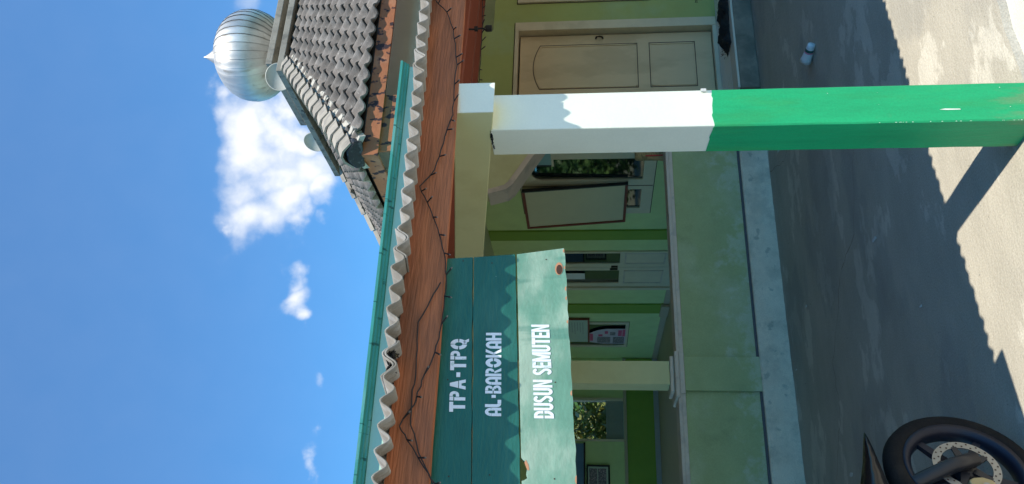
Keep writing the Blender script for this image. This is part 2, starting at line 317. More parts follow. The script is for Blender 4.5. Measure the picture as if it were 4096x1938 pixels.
def wall(name, axis, p0, p1, a0, a1, z0, z1, holes, mt, parent):
    """wall slab between planes p0,p1 on axis ('x' or 'y'), spanning a0..a1 and z0..z1, with rectangular holes"""
    A = sorted({a0, a1, *[h[0] for h in holes], *[h[1] for h in holes]}); Z = sorted({z0, z1, *[h[2] for h in holes], *[h[3] for h in holes]})
    def solid(i, j):
        if i < 0 or j < 0 or i >= len(A)-1 or j >= len(Z)-1: return False
        ca, cz = (A[i]+A[i+1])/2, (Z[j]+Z[j+1])/2
        return not any(h[0] < ca < h[1] and h[2] < cz < h[3] for h in holes)
    P = (lambda p, a, z: (p, a, z)) if axis == 'x' else (lambda p, a, z: (a, p, z))
    mb = MB()
    for i in range(len(A)-1):
        for j in range(len(Z)-1):
            if not solid(i, j): continue
            b, t, l, r = Z[j], Z[j+1], A[i], A[i+1]
            for p in (p0, p1): mb.face([P(p,l,b), P(p,r,b), P(p,r,t), P(p,l,t)])
            if not solid(i-1, j): mb.face([P(p0,l,b), P(p1,l,b), P(p1,l,t), P(p0,l,t)])
            if not solid(i+1, j): mb.face([P(p0,r,b), P(p1,r,b), P(p1,r,t), P(p0,r,t)])
            if not solid(i, j-1): mb.face([P(p0,l,b), P(p1,l,b), P(p1,r,b), P(p0,r,b)])
            if not solid(i, j+1): mb.face([P(p0,l,t), P(p1,l,t), P(p1,r,t), P(p0,r,t)])
    me_o = mb.build(name, mt, parent)
    bm = bmesh.new(); bm.from_mesh(me_o.data); bmesh.ops.remove_doubles(bm, verts=bm.verts, dist=1e-5); bmesh.ops.recalc_face_normals(bm, faces=bm.faces); bm.to_mesh(me_o.data); bm.free()
    return me_o

# ================================================================== ground
tag(MB().face([(-200,-200,-.034),(200,-200,-.034),(200,200,-.034),(-200,200,-.034)]).build('ground', 'grass'), kind='structure')
tag(MB().face([(-9,-5,-.03),(14,-5,-.03),(14,6.7,-.03),(-9,6.7,-.03)]).build('yard', 'yard'), kind='structure')
tag(MB().face([(-15,6.704,-.03),(-3.25,6.704,-.03),(-3.25,26,-.03),(-15,26,-.03)]).build('bounce_yard', 'yard'), kind='structure')  # unseen pale concrete, added to bounce sunlight into the veranda
# hand-screeded porch floor, its front edge ragged
mb = MB(); xs = [-7+i*.12 for i in range(176)]
fr = [2.74+.03*math.sin(x*3.1)+rnd.uniform(-.012,.012) for x in xs]
n = len(xs); top = [(x, y, 0) for x, y in zip(xs, fr)]; bot = [(x, y-.015, -.06) for x, y in zip(xs, fr)]
mb.v = [Vector(p) for p in top+bot] + [Vector((x, 6.80, 0)) for x in xs]
for i in range(n-1): mb.f += [(i, i+1, n+i+1, n+i), (i, 2*n+i, 2*n+i+1, i+1)]
tag(mb.build('porch_floor', 'floor'), kind='structure')
tag(MB().face([(-30,16.62,-.02),(40,16.62,-.02),(40,60,-.02),(-30,60,-.02)]).build('garden_soil', 'grass'), kind='structure')

# ================================================================== mosque hall
hall = thing('mosque_hall', 'mosque hall with grey tiled hip roof, silver dome and pale front door', 'building', (8.7, 10.8, 0))
wall('front_wall', 'y', 7.5, 7.65, 5.2, 12.2, 0.0, 2.95, [(5.235,6.375,.215,2.49),(6.665,7.9,.945,2.47)], 'wall_lime', hall)
wall('upper_wall', 'y', 7.5, 7.65, 5.2, 12.2, 2.952, 4.3, [], 'wall_grey', hall)
wall('side_wall', 'x', 5.2, 5.35, 7.652, 16.6, 0.0, 3.2, [(8.40,10.0,.84,2.53),(11.22,12.72,.31,2.45),(14.31,15.73,.94,2.5)], 'wall', hall)
wall('upper_side_wall', 'x', 5.2, 5.35, 7.652, 14.1, 3.202, 4.3, [], 'wall_grey', hall)
box('back_wall', 5.352, 12.2, 14.0, 14.1, 0, 4.3, 'wall_grey', hall)
box('right_wall', 12.05, 12.2, 7.652, 13.998, 0, 4.3, 'wall_grey', hall)
box('hall_floor', 5.352, 12.048, 7.652, 13.998, .05, .22, 'platform', hall)

# front platform with white tiles
plat = thing('entrance_platform', 'low dark concrete entrance platform topped with white tiles below the door', 'platform', (8, 7.0, 0))
box('platform_base', 4.83, 12.2, 6.70, 7.498, 0, .19, 'platform', plat, bevel=.012)
MB().prism([(4.84,6.705,.190),(4.84,6.705,.2105),(4.84,6.93,.2145),(4.84,6.93,.190)], (7.36,0,0)).build('edge_strip', 'edge_strip', plat)
for i in range(20):
    x0 = 4.88+i*.31
    for j, (y0, y1) in enumerate(((6.934,7.214),(7.218,7.497))):
        if x0 > 9: continue
        box('floor_tile', x0, x0+.306, y0, y1, .1905, .2155, 'whitetile', plat)


# front door
dr = box('door', 5.352, 6.233, 7.565, 7.605, .27, 2.428, 'door', hall, bevel=.004)
fr_ = MB().box(5.24,5.335,7.475,7.63,.22,2.485).box(6.252,6.372,7.475,7.63,.22,2.485).box(5.335,6.252,7.475,7.63,2.445,2.485)
fr_.build('door_frame', 'cream', dr, bevel=.003)
def outline(x0, x1, z0, z1, parent, y=7.4985, w=.007):
    MB().box(x0-w,x0,y-.0015,y,z0,z1+w).box(x1,x1+w,y-.0015,y,z0,z1+w).box(x0,x1,y-.0015,y,z1,z1+w).build('frame_gap', 'door_groove', parent)
outline(5.238, 6.375, .22, 2.489, dr)
box('threshold', 5.335, 6.252, 7.48, 7.62, .2165, .262, 'cream_cool', dr)
def bead(name, loop, w, mt, parent, n=(0,-1,0), h=.008, up=None):
    """thin molding strip following a closed loop of points"""
    mb = MB(); n = Vector(n); L_ = [Vector(p) for p in loop]; c = sum(L_, Vector())/len(L_)
    for i in range(len(L_)):
        a, b = L_[i], L_[(i+1) % len(L_)]
        d = (b-a).normalized(); q = d.cross(n); 
        if q.dot(c-(a+b)/2) < 0: q = -q
        mb.prism([a, b, b+q*w, a+q*w], n*h)
    return mb.build(name, mt, parent)
def arch_loop(x0, x1, z0, z1, zt, y, k=14):
    pts = [(x0,y,z0),(x1,y,z0),(x1,y,z1)]
    for i in range(1, k):
        t = i/k; x = x1+(x0-x1)*t; pts.append((x, y, z1+(zt-z1)*(1-(2*t-1)**2)))
    return pts+[(x0,y,z1)]
up_loop = arch_loop(5.485, 6.10, 1.097, 2.20, 2.278, 7.565)
bead('panel_groove', up_loop, .009, 'door_groove', dr, h=.0015)
bead('panel_molding', [(p[0]*.955+5.7925*.045, p[1], p[2]*.975+1.7*.025) for p in up_loop], .014, 'door', dr, h=.007)
lo_loop = [(5.485,7.565,.455),(6.10,7.565,.455),(6.10,7.565,.97),(5.485,7.565,.97)]
bead('panel_groove', lo_loop, .009, 'door_groove', dr, h=.0015)
bead('panel_molding', [(p[0]*.94+5.7925*.06, p[1], p[2]*.94+.712*.06) for p in lo_loop], .012, 'door', dr, h=.007)
MB().tube([(6.178,7.56,1.565),(6.178,7.535,1.555),(6.172,7.52,1.525),(6.178,7.535,1.495),(6.178,7.56,1.485)], .011, 8).build('handle', 'brass', dr)
MB().tube([(6.60,7.4985,.40),(6.615,7.4985,.425),(6.635,7.4985,.42),(6.63,7.4985,.395),(6.605,7.4985,.40),(6.60,7.4985,.43),(6.645,7.4985,.40)], .0022, 5).build('scribble', 'door_groove', hall)
# window beside the door (only its left edge in view)
w_ = MB().box(6.667,6.74,7.475,7.63,.947,2.468).box(7.82,7.898,7.475,7.63,.947,2.468).box(6.74,7.82,7.475,7.63,2.39,2.468).box(6.74,7.82,7.475,7.63,.947,1.03).box(7.25,7.31,7.48,7.63,1.03,2.39).build('window', 'cream', hall, bevel=.003)
box('pane', 6.742, 7.248, 7.55, 7.56, 1.032, 2.388, 'glass', w_); box('pane', 7.312, 7.818, 7.55, 7.56, 1.032, 2.388, 'glass', w_)
outline(6.665, 7.9, .93, 2.471, w_)
box('sash_edge', 6.742, 6.79, 7.535, 7.548, 1.032, 2.388, 'wood_dark', w_)

# side wall: arched window seen across the veranda
def sidewin(y0, y1, z0, z1, panes, parent, nm='window'):
    """cream frame in the X=5.2 wall with glass panes (ya,yb,za,zb,arch)"""
    mb = MB()
    bm_y = sorted({y0, y1, *[q for p in panes for q in p[:2]]})
    w = wall(nm, 'x', 5.185, 5.24, y0+.003, y1-.003, z0+.003, z1-.003, [(p[0],p[1],p[2],p[3]) for p in panes], 'cream_cool', parent)
    g_ = .009
    MB().box(5.1965,5.1985,y0-g_,y0,z0-g_,z1+g_).box(5.1965,5.1985,y1,y1+g_,z0-g_,z1+g_).box(5.1965,5.1985,y0,y1,z1,z1+g_).box(5.1965,5.1985,y0,y1,z0-g_,z0).build('frame_gap', 'door_groove', w)
    for p in panes:
        box('pane', 5.205, 5.213, p[0]+.002, p[1]-.002, p[2]+.002, p[3]-.002, 'glass', w)
        if p[4]:   # shaped top corners of the pane
            for s in (0, 1):
                poly = []; yc = p[1] if s else p[0]; d = -1 if s else 1
                poly = [(5.190, yc, p[3]), (5.190, yc, p[3]-.15)] + [(5.190, yc+d*.18*(1-math.cos(t)), p[3]-.15+.15*math.sin(t)) for t in [R(a) for a in (15,35,55,75,90)]]
                MB().prism(poly, (.012,0,0)).build('pane_corner', 'cream_cool', w)
    return w
w1 = sidewin(8.40, 10.0, .84, 2.53, [(8.57,9.08,.985,2.37,1),(9.33,9.84,.985,2.37,1)], hall)
box('meeting_stile_gap', 5.181, 5.1845, 9.222, 9.234, .85, 2.52, 'door_groove', w1)
w3 = sidewin(14.31, 15.73, .94, 2.50, [(14.42,14.98,1.0,2.4,0),(15.04,15.62,1.0,2.4,0)], hall)
# double door: glazed above, panelled below
dd = MB().box(5.175,5.30,12.642,12.72,.312,2.448).box(5.175,5.30,11.222,11.272,.312,2.448).box(5.175,5.30,11.272,12.642,2.39,2.448).build('double_door', 'cream_cool', hall, bevel=.003)
for ya, yb, ga, gb in ((11.276,11.856,11.335,11.722),(11.868,12.638,11.99,12.495)):
    lf = wall('door_leaf', 'x', 5.21, 5.25, ya, yb, .33, 2.385, [(ga, gb, 1.19, 2.27)], 'cream_cool', dd)
    box('pane', 5.226, 5.232, ga+.002, gb-.002, 1.192, 2.268, 'glass', lf)
    bead('panel_molding', [(5.21,ga,.505),(5.21,gb,.505),(5.21,gb,1.12),(5.21,ga,1.12)], .022, 'molding', lf, n=(-1,0,0), h=.008)
box('door_handle', 5.185, 5.2095, 11.80, 11.83, 1.22, 1.32, 'brass', dd); box('door_handle', 5.185, 5.2095, 11.895, 11.925, 1.22, 1.34, 'brass', dd)
# painted pilasters and skirting on the side wall
for ya, yb in ((10.515,10.80),(13.39,13.80)):
    pl = box('pilaster', 5.17, 5.198, ya, yb, .402, 3.09, 'wall_accent', hall)
    box('pilaster_base', 5.12, 5.168, ya-.03, yb+.05, .302, .44, 'skirt', pl)
for ya, yb in ((7.66,11.21),(12.73,13.35),(13.87,16.48)): box('skirting', 5.178, 5.198, ya, yb, .302, .40, 'skirt', hall)

# ---- hall roof -----------------------------------------------------
EX0, EX1, EY0, EY1, EZ = 4.25, 13.2, 6.85, 14.8, 3.90
TX0, TX1, TY0, TY1, TZ = 7.44, 10.01, 9.47, 12.18, 5.97
roof = MB()
ev = [(EX0,EY0,EZ),(EX1,EY0,EZ),(EX1,EY1,EZ),(EX0,EY1,EZ)]; tv = [(TX0,TY0,TZ),(TX1,TY0,TZ),(TX1,TY1,TZ),(TX0,TY1,TZ)]
roof.v = [Vector(p) for p in ev+tv] + [Vector(p)-Vector((0,0,.05)) for p in ev+tv]
roof.f = [(0,1,5,4),(1,2,6,5),(2,3,7,6),(3,0,4,7),(4,5,6,7),(8,9,13,12),(9,10,14,13),(10,11,15,14),(11,8,12,15),(12,13,14,15),(0,1,9,8),(1,2,10,9),(2,3,11,10),(3,0,8,11)]
roof = roof.build('roof', 'slab_dark', hall)
TW, TEXP, TL = .200, .281, .345
def tile_mesh():
    n = 10; prof = []
    for i in range(n+1):
        x = -TW*.54 + TW*1.08*i/n; ph = 2*math.pi*(x/TW)
        prof.append((x, .029*math.cos(ph) + .007*math.cos(2*ph)))
    v = []; f = []
    for z_off in (0, -.018):
        for yy in (0, TL):
            for x, z in prof: v.append((x, yy, z+z_off+ (.036 if yy == 0 else .0)))
    k = n+1
    for i in range(n):
        f += [(i, i+1, k+i+1, k+i), (2*k+i, 3*k+i, 3*k+i+1, 2*k+i+1), (i, 2*k+i, 2*k+i+1, i+1), (k+i, k+i+1, 3*k+i+1, 3*k+i)]
    f += [(0, k, 3*k, 2*k), (n, 2*k+n, 3*k+n, k+n)]
    me = bpy.data.meshes.new('roof_tile'); me.from_pydata(v, [], f); me.update(); me.materials.append(M['tile'])
    bm = bmesh.new(); bm.from_mesh(me); bmesh.ops.recalc_face_normals(bm, faces=bm.faces); bm.to_mesh(me); bm.free()
    for p in me.polygons: p.use_smooth = abs(p.normal.y) < .5 and abs(p.normal.x) < .95
    return me
TILE = tile_mesh()
def face_tiles(e0, e1, t0, t1):
    """tile frames over a roof face whose eave runs e0->e1 and whose top runs t0->t1"""
    e0, e1, t0, t1 = map(Vector, (e0, e1, t0, t1)); ux = (e1-e0).normalized()
    h = t0-e0; along = h.dot(ux); uy = (h-ux*along); Lh = uy.length; uy.normalize(); uz = ux.cross(uy)
    a1 = (t1-e0).dot(ux); W = (e1-e0).length
    out = []
    for r in range(int(Lh/TEXP)+1):
        y = r*TEXP-.06; t = max(0, (y+.14)/Lh)
        lo, hi = along*t, W+(a1-W)*t
        k0, k1 = int(math.ceil((lo-.02)/TW)), int(math.floor((hi+.02)/TW))
        for k in range(k0, k1+1):
            rr = random.Random(r*977+k)
            p = e0 + ux*(k*TW+rr.uniform(-.006,.006)) + uy*(y+rr.uniform(-.008,.008)) + uz*(.045+rr.uniform(-.004,.004))
            M_ = Matrix.Identity(4)
            ang = rr.uniform(-.012,.012); ax_, ay_ = ux*math.cos(ang)+uy*math.sin(ang), uy*math.cos(ang)-ux*math.sin(ang)
            for i, v in enumerate((ax_, ay_, uz)):
                for j in range(3): M_[j][i] = v[j]
            M_.translation = p; out.append(M_)
    return out
front_t = face_tiles(ev[0], ev[1], tv[0], tv[1]); left_t = face_tiles(ev[3], ev[0], tv[3], tv[0])
back_t = face_tiles(ev[2], ev[3], tv[2], tv[3]); right_t = face_tiles(ev[1], ev[2], tv[1], tv[2])
def vis(Mx):
    d = Mx.translation - Vector((0,0,CAM_H)); z = d.dot(F); return (969+3300*d.dot(Rt)/z)
single, rest = [], list(back_t)+list(right_t)
for Mx in front_t: (single if vis(Mx) < 1990 else rest).append(Mx)
left_t.sort(key=lambda q: q.translation.y); room = 298-len(single)
single += left_t[:room]; rest += left_t[room:]
for Mx in single:
    o = bpy.data.objects.new('roof_tile', TILE); link(o, roof, Mx.translation); o.rotation_euler = Mx.to_euler()
mb = MB()
for Mx in rest:
    b = len(mb.v); mb.v += [Mx @ v.co for v in TILE.vertices]; mb.f += [tuple(b+i for i in p.vertices) for p in TILE.polygons]
o = mb.build('roof_tiles', 'tile', roof, smooth=False, kind='stuff')
# hips: mortar bed and angular hip tiles
def hip(a, b, parent, count, objs=True):
    a, b = Vector(a), Vector(b); d = (b-a); L = d.length; d.normalize()
    side = d.cross(Vector((0,0,1))).normalized(); upv = side.cross(d).normalized()
    mb = MB(); rr = random.Random(3); ns = 60
    for s in (-1, 1):
        for i in range(ns):
            p0, p1 = a+d*L*i/ns, a+d*L*(i+1)/ns; w0, w1 = rr.uniform(.15,.19), rr.uniform(.15,.19)
            q = [p0+upv*.10, p1+upv*.10, p1+side*s*w1+upv*(-.005), p0+side*s*w0+upv*(-.005)]
            mb.prism(q, -upv*.06)
    mb.build('mortar_bed', 'mortar', parent)
    step = L/count
    me = None
    for i in range(count):
        p = a+d*step*i - d*.02
        v = []
        for yy, up_ in ((0, .048), (step*1.12, .012)):
            for x, z in ((-.135,-.02),(-.06,.07),(0,.095),(.06,.07),(.135,-.02),(.12,-.03),(.05,.05),(0,.072),(-.05,.05),(-.12,-.03)): v.append((x, yy, z+up_))
        if me is None:
            f = [(j, (j+1) % 10, 10+(j+1) % 10, 10+j) for j in range(10)] + [tuple(range(9,-1,-1)), tuple(range(10,20))]
            me = bpy.data.meshes.new('hip_tile'); me.from_pydata(v, [], f); me.materials.append(M['tile_light'])
        o = bpy.data.objects.new('hip_tile', me); link(o, parent, p+upv*.07)
        M_ = Matrix.Identity(3)
        for c, vec in enumerate((side, d, upv)):
            for j in range(3): M_[j][c] = vec[j]
        o.rotation_euler = (M_ @ Matrix.Rotation(rr.uniform(-.02,.02), 3, 'Z')).to_euler()
hip(ev[0], tv[0], roof, 15); hip(ev[3], tv[3], roof, 14)
hd = (Vector(tv[0])-Vector(ev[0])).normalized(); sd = hd.cross(Vector((0,0,1))).normalized(); hu = sd.cross(hd)
pc = Vector(ev[0]) - hd*.03 + hu*.05
MB().prism([pc+sd*x+hu*z for x, z in ((-.13,-.07),(.13,-.07),(.145,.015),(.05,.10),(-.06,.09),(-.14,.02))], hd*.14).build('hip_end_plug', 'black_end', roof, bevel=.015)
# eave boards
box('eave_board', EX0-.012, EX1-.1, EY0-.035, EY0-.003, 3.725, 3.885, 'eave_wood', roof)
box('eave_board', EX0-.035, EX0-.003, EY0-.0345, EY1-.1, 3.725, 3.885, 'eave_wood', roof)
MB().quad_box([(4.42,6.98,3.58),(4.50,6.90+.04,3.58),(5.30,7.46,3.66),(5.22,7.54-.04,3.66),(4.42,6.98,3.88),(4.50,6.94,3.88),(5.30,7.46,3.94),(5.22,7.50,3.94)]).build('hip_rafter', 'eave_wood', roof)
box('eave_batten', EX0+.03, 4.95, EY0+.002, EY0+.03, 3.60, 3.78, 'eave_wood', roof)
# ---- ring slabs and dome
rs = box('ring_slab', 7.19, 10.2, 9.30, 12.33, 6.032, 6.126, 'slab', hall, bevel=.008)
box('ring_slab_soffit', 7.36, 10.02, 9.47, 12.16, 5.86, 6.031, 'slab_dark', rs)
us = box('upper_slab', 7.79, 9.5, 9.90, 11.61, 6.50, 6.603, 'slab', hall, bevel=.008)
box('upper_slab_core', 8.02, 9.27, 10.12, 11.40, 6.1265, 6.499, 'slab', us)

DC = Vector((8.655, 10.775, 6.6035))
prof = [(.40,0),(.40,.10),(.42,.14),(.49,.20),(.60,.29),(.68,.40),(.735,.52),(.755,.64),(.745,.77),(.71,.89),(.645,1.0),(.545,1.10),(.42,1.18),(.29,1.235),(.15,1.265)]
core = MB().lathe([(r-.02, h) for r, h in prof], DC, (0,0,1), 48)
dome = core.build('dome', 'alu', hall, smooth=True)
GN = 34; gv = []; gf = []
for r, h in prof[2:]:
    for k in range(6):
        t = -math.pi/GN + 2*math.pi/GN*k/5; bul = 0.0 if k in (0,5) else .006
        rr_ = r + bul + (.011 if k in (0,) else 0)
        gv.append((rr_*math.cos(t), rr_*math.sin(t), h))
for i in range(len(prof)-3):
    for k in range(5): gf.append((i*6+k, i*6+k+1, (i+1)*6+k+1, (i+1)*6+k))
gme = bpy.data.meshes.new('panel'); gme.from_pydata(gv, [], gf); gme.materials.append(M['alu'])
for p in gme.polygons: p.use_smooth = True
for i in range(GN):
    o = bpy.data.objects.new('panel', gme); link(o, dome, DC); o.rotation_euler = (0, 0, 2*math.pi*i/GN + .003*math.sin(i*2.3))
MB().lathe([(.175,1.235),(.165,1.27),(.115,1.36),(.065,1.43),(.03,1.49),(.004,1.545)], DC, (0,0,1), 20).build('finial', 'alu', dome, smooth=True)
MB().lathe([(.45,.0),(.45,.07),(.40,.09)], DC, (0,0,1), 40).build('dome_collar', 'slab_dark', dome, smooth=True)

# horn loudspeakers on the ring slab
def horn(loc, face, label, r=.17):
    o = thing('horn_loudspeaker', label, 'loudspeaker', (loc[0], loc[1], 6.127), 'horn loudspeakers beside the dome')
    f = Vector(face).normalized(); c = Vector(loc)
    MB().lathe([(.03,-.26),(.045,-.20),(.07,-.10),(.115,-.03),(r,.0),(r+.008,.0),(r+.008,.012),(r-.006,.012),(r-.008,.004),(.0,.002)], c, f, 28).build('bell', 'horn', o, smooth=True)
    MB().lathe([(.0,-.40),(.06,-.39),(.075,-.36),(.075,-.27),(.05,-.25),(.0,-.25)], c, f, 18).build('driver', 'horn', o, smooth=True)
    b = c - f*.2
    MB().box(b.x-.02, b.x+.02, b.y-.02, b.y+.02, 6.1275, c.z-.05).build('bracket', 'steel', o)
horn((7.40, 9.72, 6.255), (-.62,-.78,-.05), 'pale round horn loudspeaker overlapping the dome at the slab corner', .20)
horn((7.42, 11.55, 6.27), (-.9,-.35,0), 'white horn loudspeaker far along the slab, against the cloud', .19)

# ================================================================== veranda
ver = thing('veranda', 'pale green open veranda with low parapet, square column and teal cornice', 'veranda', (2, 11, 0))
box('plinth', -3.2, 4.75, 6.772, 16.6, .0, .2475, 'plinth', ver)
mb = MB(); xs_ = [-3.2+i*.045 for i in range(178)]; r_ = random.Random(61); kx = len(xs_); wob = 0
rowsP = []
for x in xs_:
    wob = wob*.8+r_.uniform(-.004,.004); rowsP.append((x, wob))
for ydy, zz in ((-.028,-.004),(-.018,.10),(-.016,.235),(-.006,.2478),(.032,.2478)):
    for x, w in rowsP: mb.v.append(Vector((x, 6.772+ydy+(w+r_.uniform(-.002,.002))*(1.6 if zz < 0 else .5), zz+(w*.35 if .1 < zz < .247 else 0))))
for q in range(4):
    for i in range(kx-1): mb.f.append((q*kx+i, q*kx+i+1, (q+1)*kx+i+1, (q+1)*kx+i))
mb.build('plinth_render', 'plinth', ver)
box('veranda_floor', -3.15, 4.74, 6.93, 16.48, .2485, .30, 'tanfloor', ver); box('veranda_floor', 4.741, 5.176, 7.52, 16.48, .2485, .30, 'tanfloor', ver)
for x0, x1 in ((-3.1,1.862),(2.154,4.62)):
    pw = box('parapet', x0, x1, 6.805, 6.925, .2482, .872, 'parapet', ver)
    rl = box('rail', x0, x1, 6.760, 6.965, .8725, .905, 'molding', pw, bevel=.004)
    box('rail_cap', x0, x1, 6.745, 6.98, .9055, .935, 'molding', pw, bevel=.005)
    box('base_groove', x0, x1, 6.79, 6.8045, .2485, .268, 'slab_dark', pw)
def column(x0, x1):
    c = box('column', x0+.058, x1-.035, 6.80, 7.0, .99, 2.9, 'beam', ver, bevel=.004)
    box('pilaster', x0, x1, 6.775, 6.95, .20, .872, 'parapet', c, bevel=.004)
    box('cap_molding', x0-.035, x1+.025, 6.738, 7.05, .8725, .915, 'molding', c, bevel=.008)
    box('cap_molding', x0-.07, x1+.03, 6.715, 7.07, .9155, .955, 'molding', c, bevel=.012)
    box('cap_molding', x0-.01, x1-.0, 6.77, 7.02, .9555, .989, 'molding', c, bevel=.008)
column(1.862, 2.156); column(-1.2, -.906)
box('jamb', 4.62, 4.74, 6.80, 7.0, .2, 2.9, 'beam', ver)
box('spandrel', -3.1, 4.74, 6.802, 6.998, 2.902, 3.12, 'beam', ver)
hp = [(3.765,6.80,2.901),(3.775,6.80,2.60),(3.82,6.80,2.445),(3.86,6.80,2.40),(4.615,6.80,1.94),(4.615,6.80,2.901)]
MB().prism(hp, (0,.2,0)).build('haunch', 'beam', ver)
mb = MB()
for i_, (a, b) in enumerate(zip(hp[1:4], hp[2:5])):
    a, b = Vector(a), Vector(b); d = (b-a).normalized(); q = Vector((-d.z,0,d.x)); q = q if q.z < 0 else -q
    a2, b2 = a-d*.012, b+d*.012; o1 = Vector((0,-.03-.002*i_,0)); o2 = Vector((0,-.012-.002*i_,0))
    mb.prism([a2+o1, b2+o1, b2+q*.038+o1, a2+q*.038+o1], (0,.24+.004*i_,0))
    mb.prism([a2-q*.022+o2, b2-q*.022+o2, b2-q*.004+o2, a2-q*.004+o2], (0,.010,0))
mb.build('haunch_molding', 'molding', ver)
box('ceiling', -3.1, 5.198, 7.0, 16.6, 3.10, 3.19, 'ceiling', ver)
box('roof_slab', -3.3, 5.198, 6.72, 16.7, 3.195, 3.472, 'mintpale', ver, bevel=.004)
cp = [(6.715,3.4735),(6.70,3.478),(6.695,3.492),(6.675,3.50),(6.67,3.516),(6.645,3.525),(6.64,3.548),(6.90,3.548),(6.90,3.4735)]
MB().prism([(-3.3,y,z) for y, z in cp], (8.52,0,0)).build('cornice', 'teal', ver)
# back wall: opening with shutter, ledge and bright lower half
wall('back_wall', 'y', 16.5, 16.62, 2.2, 5.198, .302, 3.09, [(3.49,4.36,1.0,2.5)], 'wall', ver)
box('lower_wall', 2.2, 5.17, 16.44, 16.498, .402, .94, 'wall_accent', ver); box('skirting', 2.2, 5.17, 16.43, 16.498, .302, .40, 'skirt_grey', ver)
box('ledge', 2.2, 5.17, 16.40, 16.498, .9405, 1.0, 'skirt', ver, bevel=.006)
bw = MB().box(3.493,3.53,16.46,16.6,1.002,2.497).box(4.30,4.357,16.46,16.6,1.002,2.497).box(3.53,4.30,16.46,16.6,2.43,2.497).build('window', 'cream_cool', ver)
sh = wall('shutter', 'y', 16.50, 16.53, 3.532, 4.298, 1.004, 1.35, [(3.60,3.885,1.05,1.31),(3.945,4.23,1.05,1.31)], 'shutter', bw)
box('shutter_panel', 3.602, 3.883, 16.51, 16.522, 1.052, 1.308, 'shutter', sh); box('shutter_panel', 3.947, 4.228, 16.51, 16.522, 1.052, 1.308, 'shutter', sh)

# ================================================================== porch: beam, eave, roof sheets
def yf(x): return 2.56+.138*(x-1.8)             # fascia plane: the eave runs a little out of square
def ye(x): return 2.42+.138*(x-1.7)             # sheet edge
SL = .150
porch = thing('porch_roof', 'corrugated fibre cement porch roof with red brown fascia board along its eave', 'roof', (3, 4.5, 2.1))
# raking concrete beam from the pillar up to the building
MB().quad_box([(1.772,2.58,2.008),(1.907,2.58,2.008),(1.907,6.74,2.632),(1.772,6.74,2.632),(1.772,2.58,2.158),(1.907,2.58,2.158),(1.907,6.74,2.782),(1.772,6.74,2.782)]).build('raking_beam', 'beam', porch, bevel=.004)
box('beam_end', 1.7725, 1.9065, 2.5765, 2.5795, 2.0085, 2.1575, 'white', porch)
for xb in (5.6, 9.4, -2.0):
    MB().quad_box([(xb,2.9,2.05),(xb+.135,2.9,2.05),(xb+.135,6.68,2.62),(xb,6.68,2.62),(xb,2.9,2.2),(xb+.135,2.9,2.2),(xb+.135,6.68,2.77),(xb,6.68,2.77)]).build('raking_beam', 'beam', porch)
xs = [-4+i*.25 for i in range(57)]
mb = MB(); k = len(xs); rf = random.Random(11)
for dy in (0, .028):
    for x in xs: y = yf(x); mb.v.append(Vector((x, y+dy, 1.65+.1935*y+rf.uniform(-.002,.002))))
    for x in xs: y = yf(x); mb.v.append(Vector((x, y+dy, 1.65+.2475*y)))
for i in range(k-1): mb.f += [(i,i+1,k+i+1,k+i), (2*k+i,3*k+i,3*k+i+1,2*k+i+1), (i,2*k+i,2*k+i+1,i+1), (k+i,k+i+1,3*k+i+1,3*k+i)]
mb.f += [(0,k,3*k,2*k), (k-1,3*k-1,4*k-1,2*k-1)]
mb.build('fascia_board', 'fascia', porch)
# purlins behind
for yo, zo in ((.62,.02),(1.7,.18),(2.9,.36)):
    x0, x1 = -4, 10
    pts = []
    for x in (x0, x1):
        y = yf(x)+yo; z = 2.30 if yo > 1 else 2.262
        zb = 1.65+.2475*yf(1.8) - .02 + SL*yo - .085
        pts.append((x, y, zb))
    MB().quad_box([pts[0], pts[1], (x1, pts[1][1]+.05, pts[1][2]), (x0, pts[0][1]+.05, pts[0][2])] + [(p[0], p[1], p[2]+.08) for p in (pts[0], pts[1], (x1, pts[1][1]+.05, pts[1][2]), (x0, pts[0][1]+.05, pts[0][2]))]).build('purlin', 'wood_dark', porch)
# corrugated sheets, each an object
PITCH, AMP = .0735, .0185
def sheet(x0, x1, lift, jut, skew, nm='corrugated_sheet'):
    n_ = int((x1-x0)/PITCH*10); mb = MB(); th = .006
    rows = ((0.0,), (1.2,), (2.6,), (4.9,))
    for off in (0, -th):
        for (r,) in rows:
            for i in range(n_+1):
                x = x0+(x1-x0)*i/n_; w = AMP*math.cos(2*math.pi*(x-.431-.01)/PITCH)
                y = ye(x) + r - jut + skew*(x-x0) + (.004*math.sin(x*41)+.003*math.sin(x*97) if r == 0 else 0)
                mb.v.append(Vector((x, y, 1.65+.2565*ye(x) + SL*(r-jut) + w + lift + off)))
    k = n_+1; nr = len(rows)
    for s in (0, 1):
        for q in range(nr-1):
            for i in range(n_):
                a = s*nr*k + q*k + i; mb.f.append((a, a+1, a+k+1, a+k))
    b = nr*k
    for i in range(n_): mb.f += [(i, i+1, b+i+1, b+i), ((nr-1)*k+i, (nr-1)*k+i+1, b+(nr-1)*k+i+1, b+(nr-1)*k+i)]
    for q in range(nr-1): mb.f += [(q*k, (q+1)*k, b+(q+1)*k, b+q*k), (q*k+n_, (q+1)*k+n_, b+(q+1)*k+n_, b+q*k+n_)]
    o = mb.build(nm, 'asbestos', porch, smooth=True)
    return o
edges = [-3.9,-3.02,-2.14,-1.26,-.38,.72,1.12,1.93,2.78,3.62,4.46,5.3,6.14,6.98,7.82,8.66,9.5]
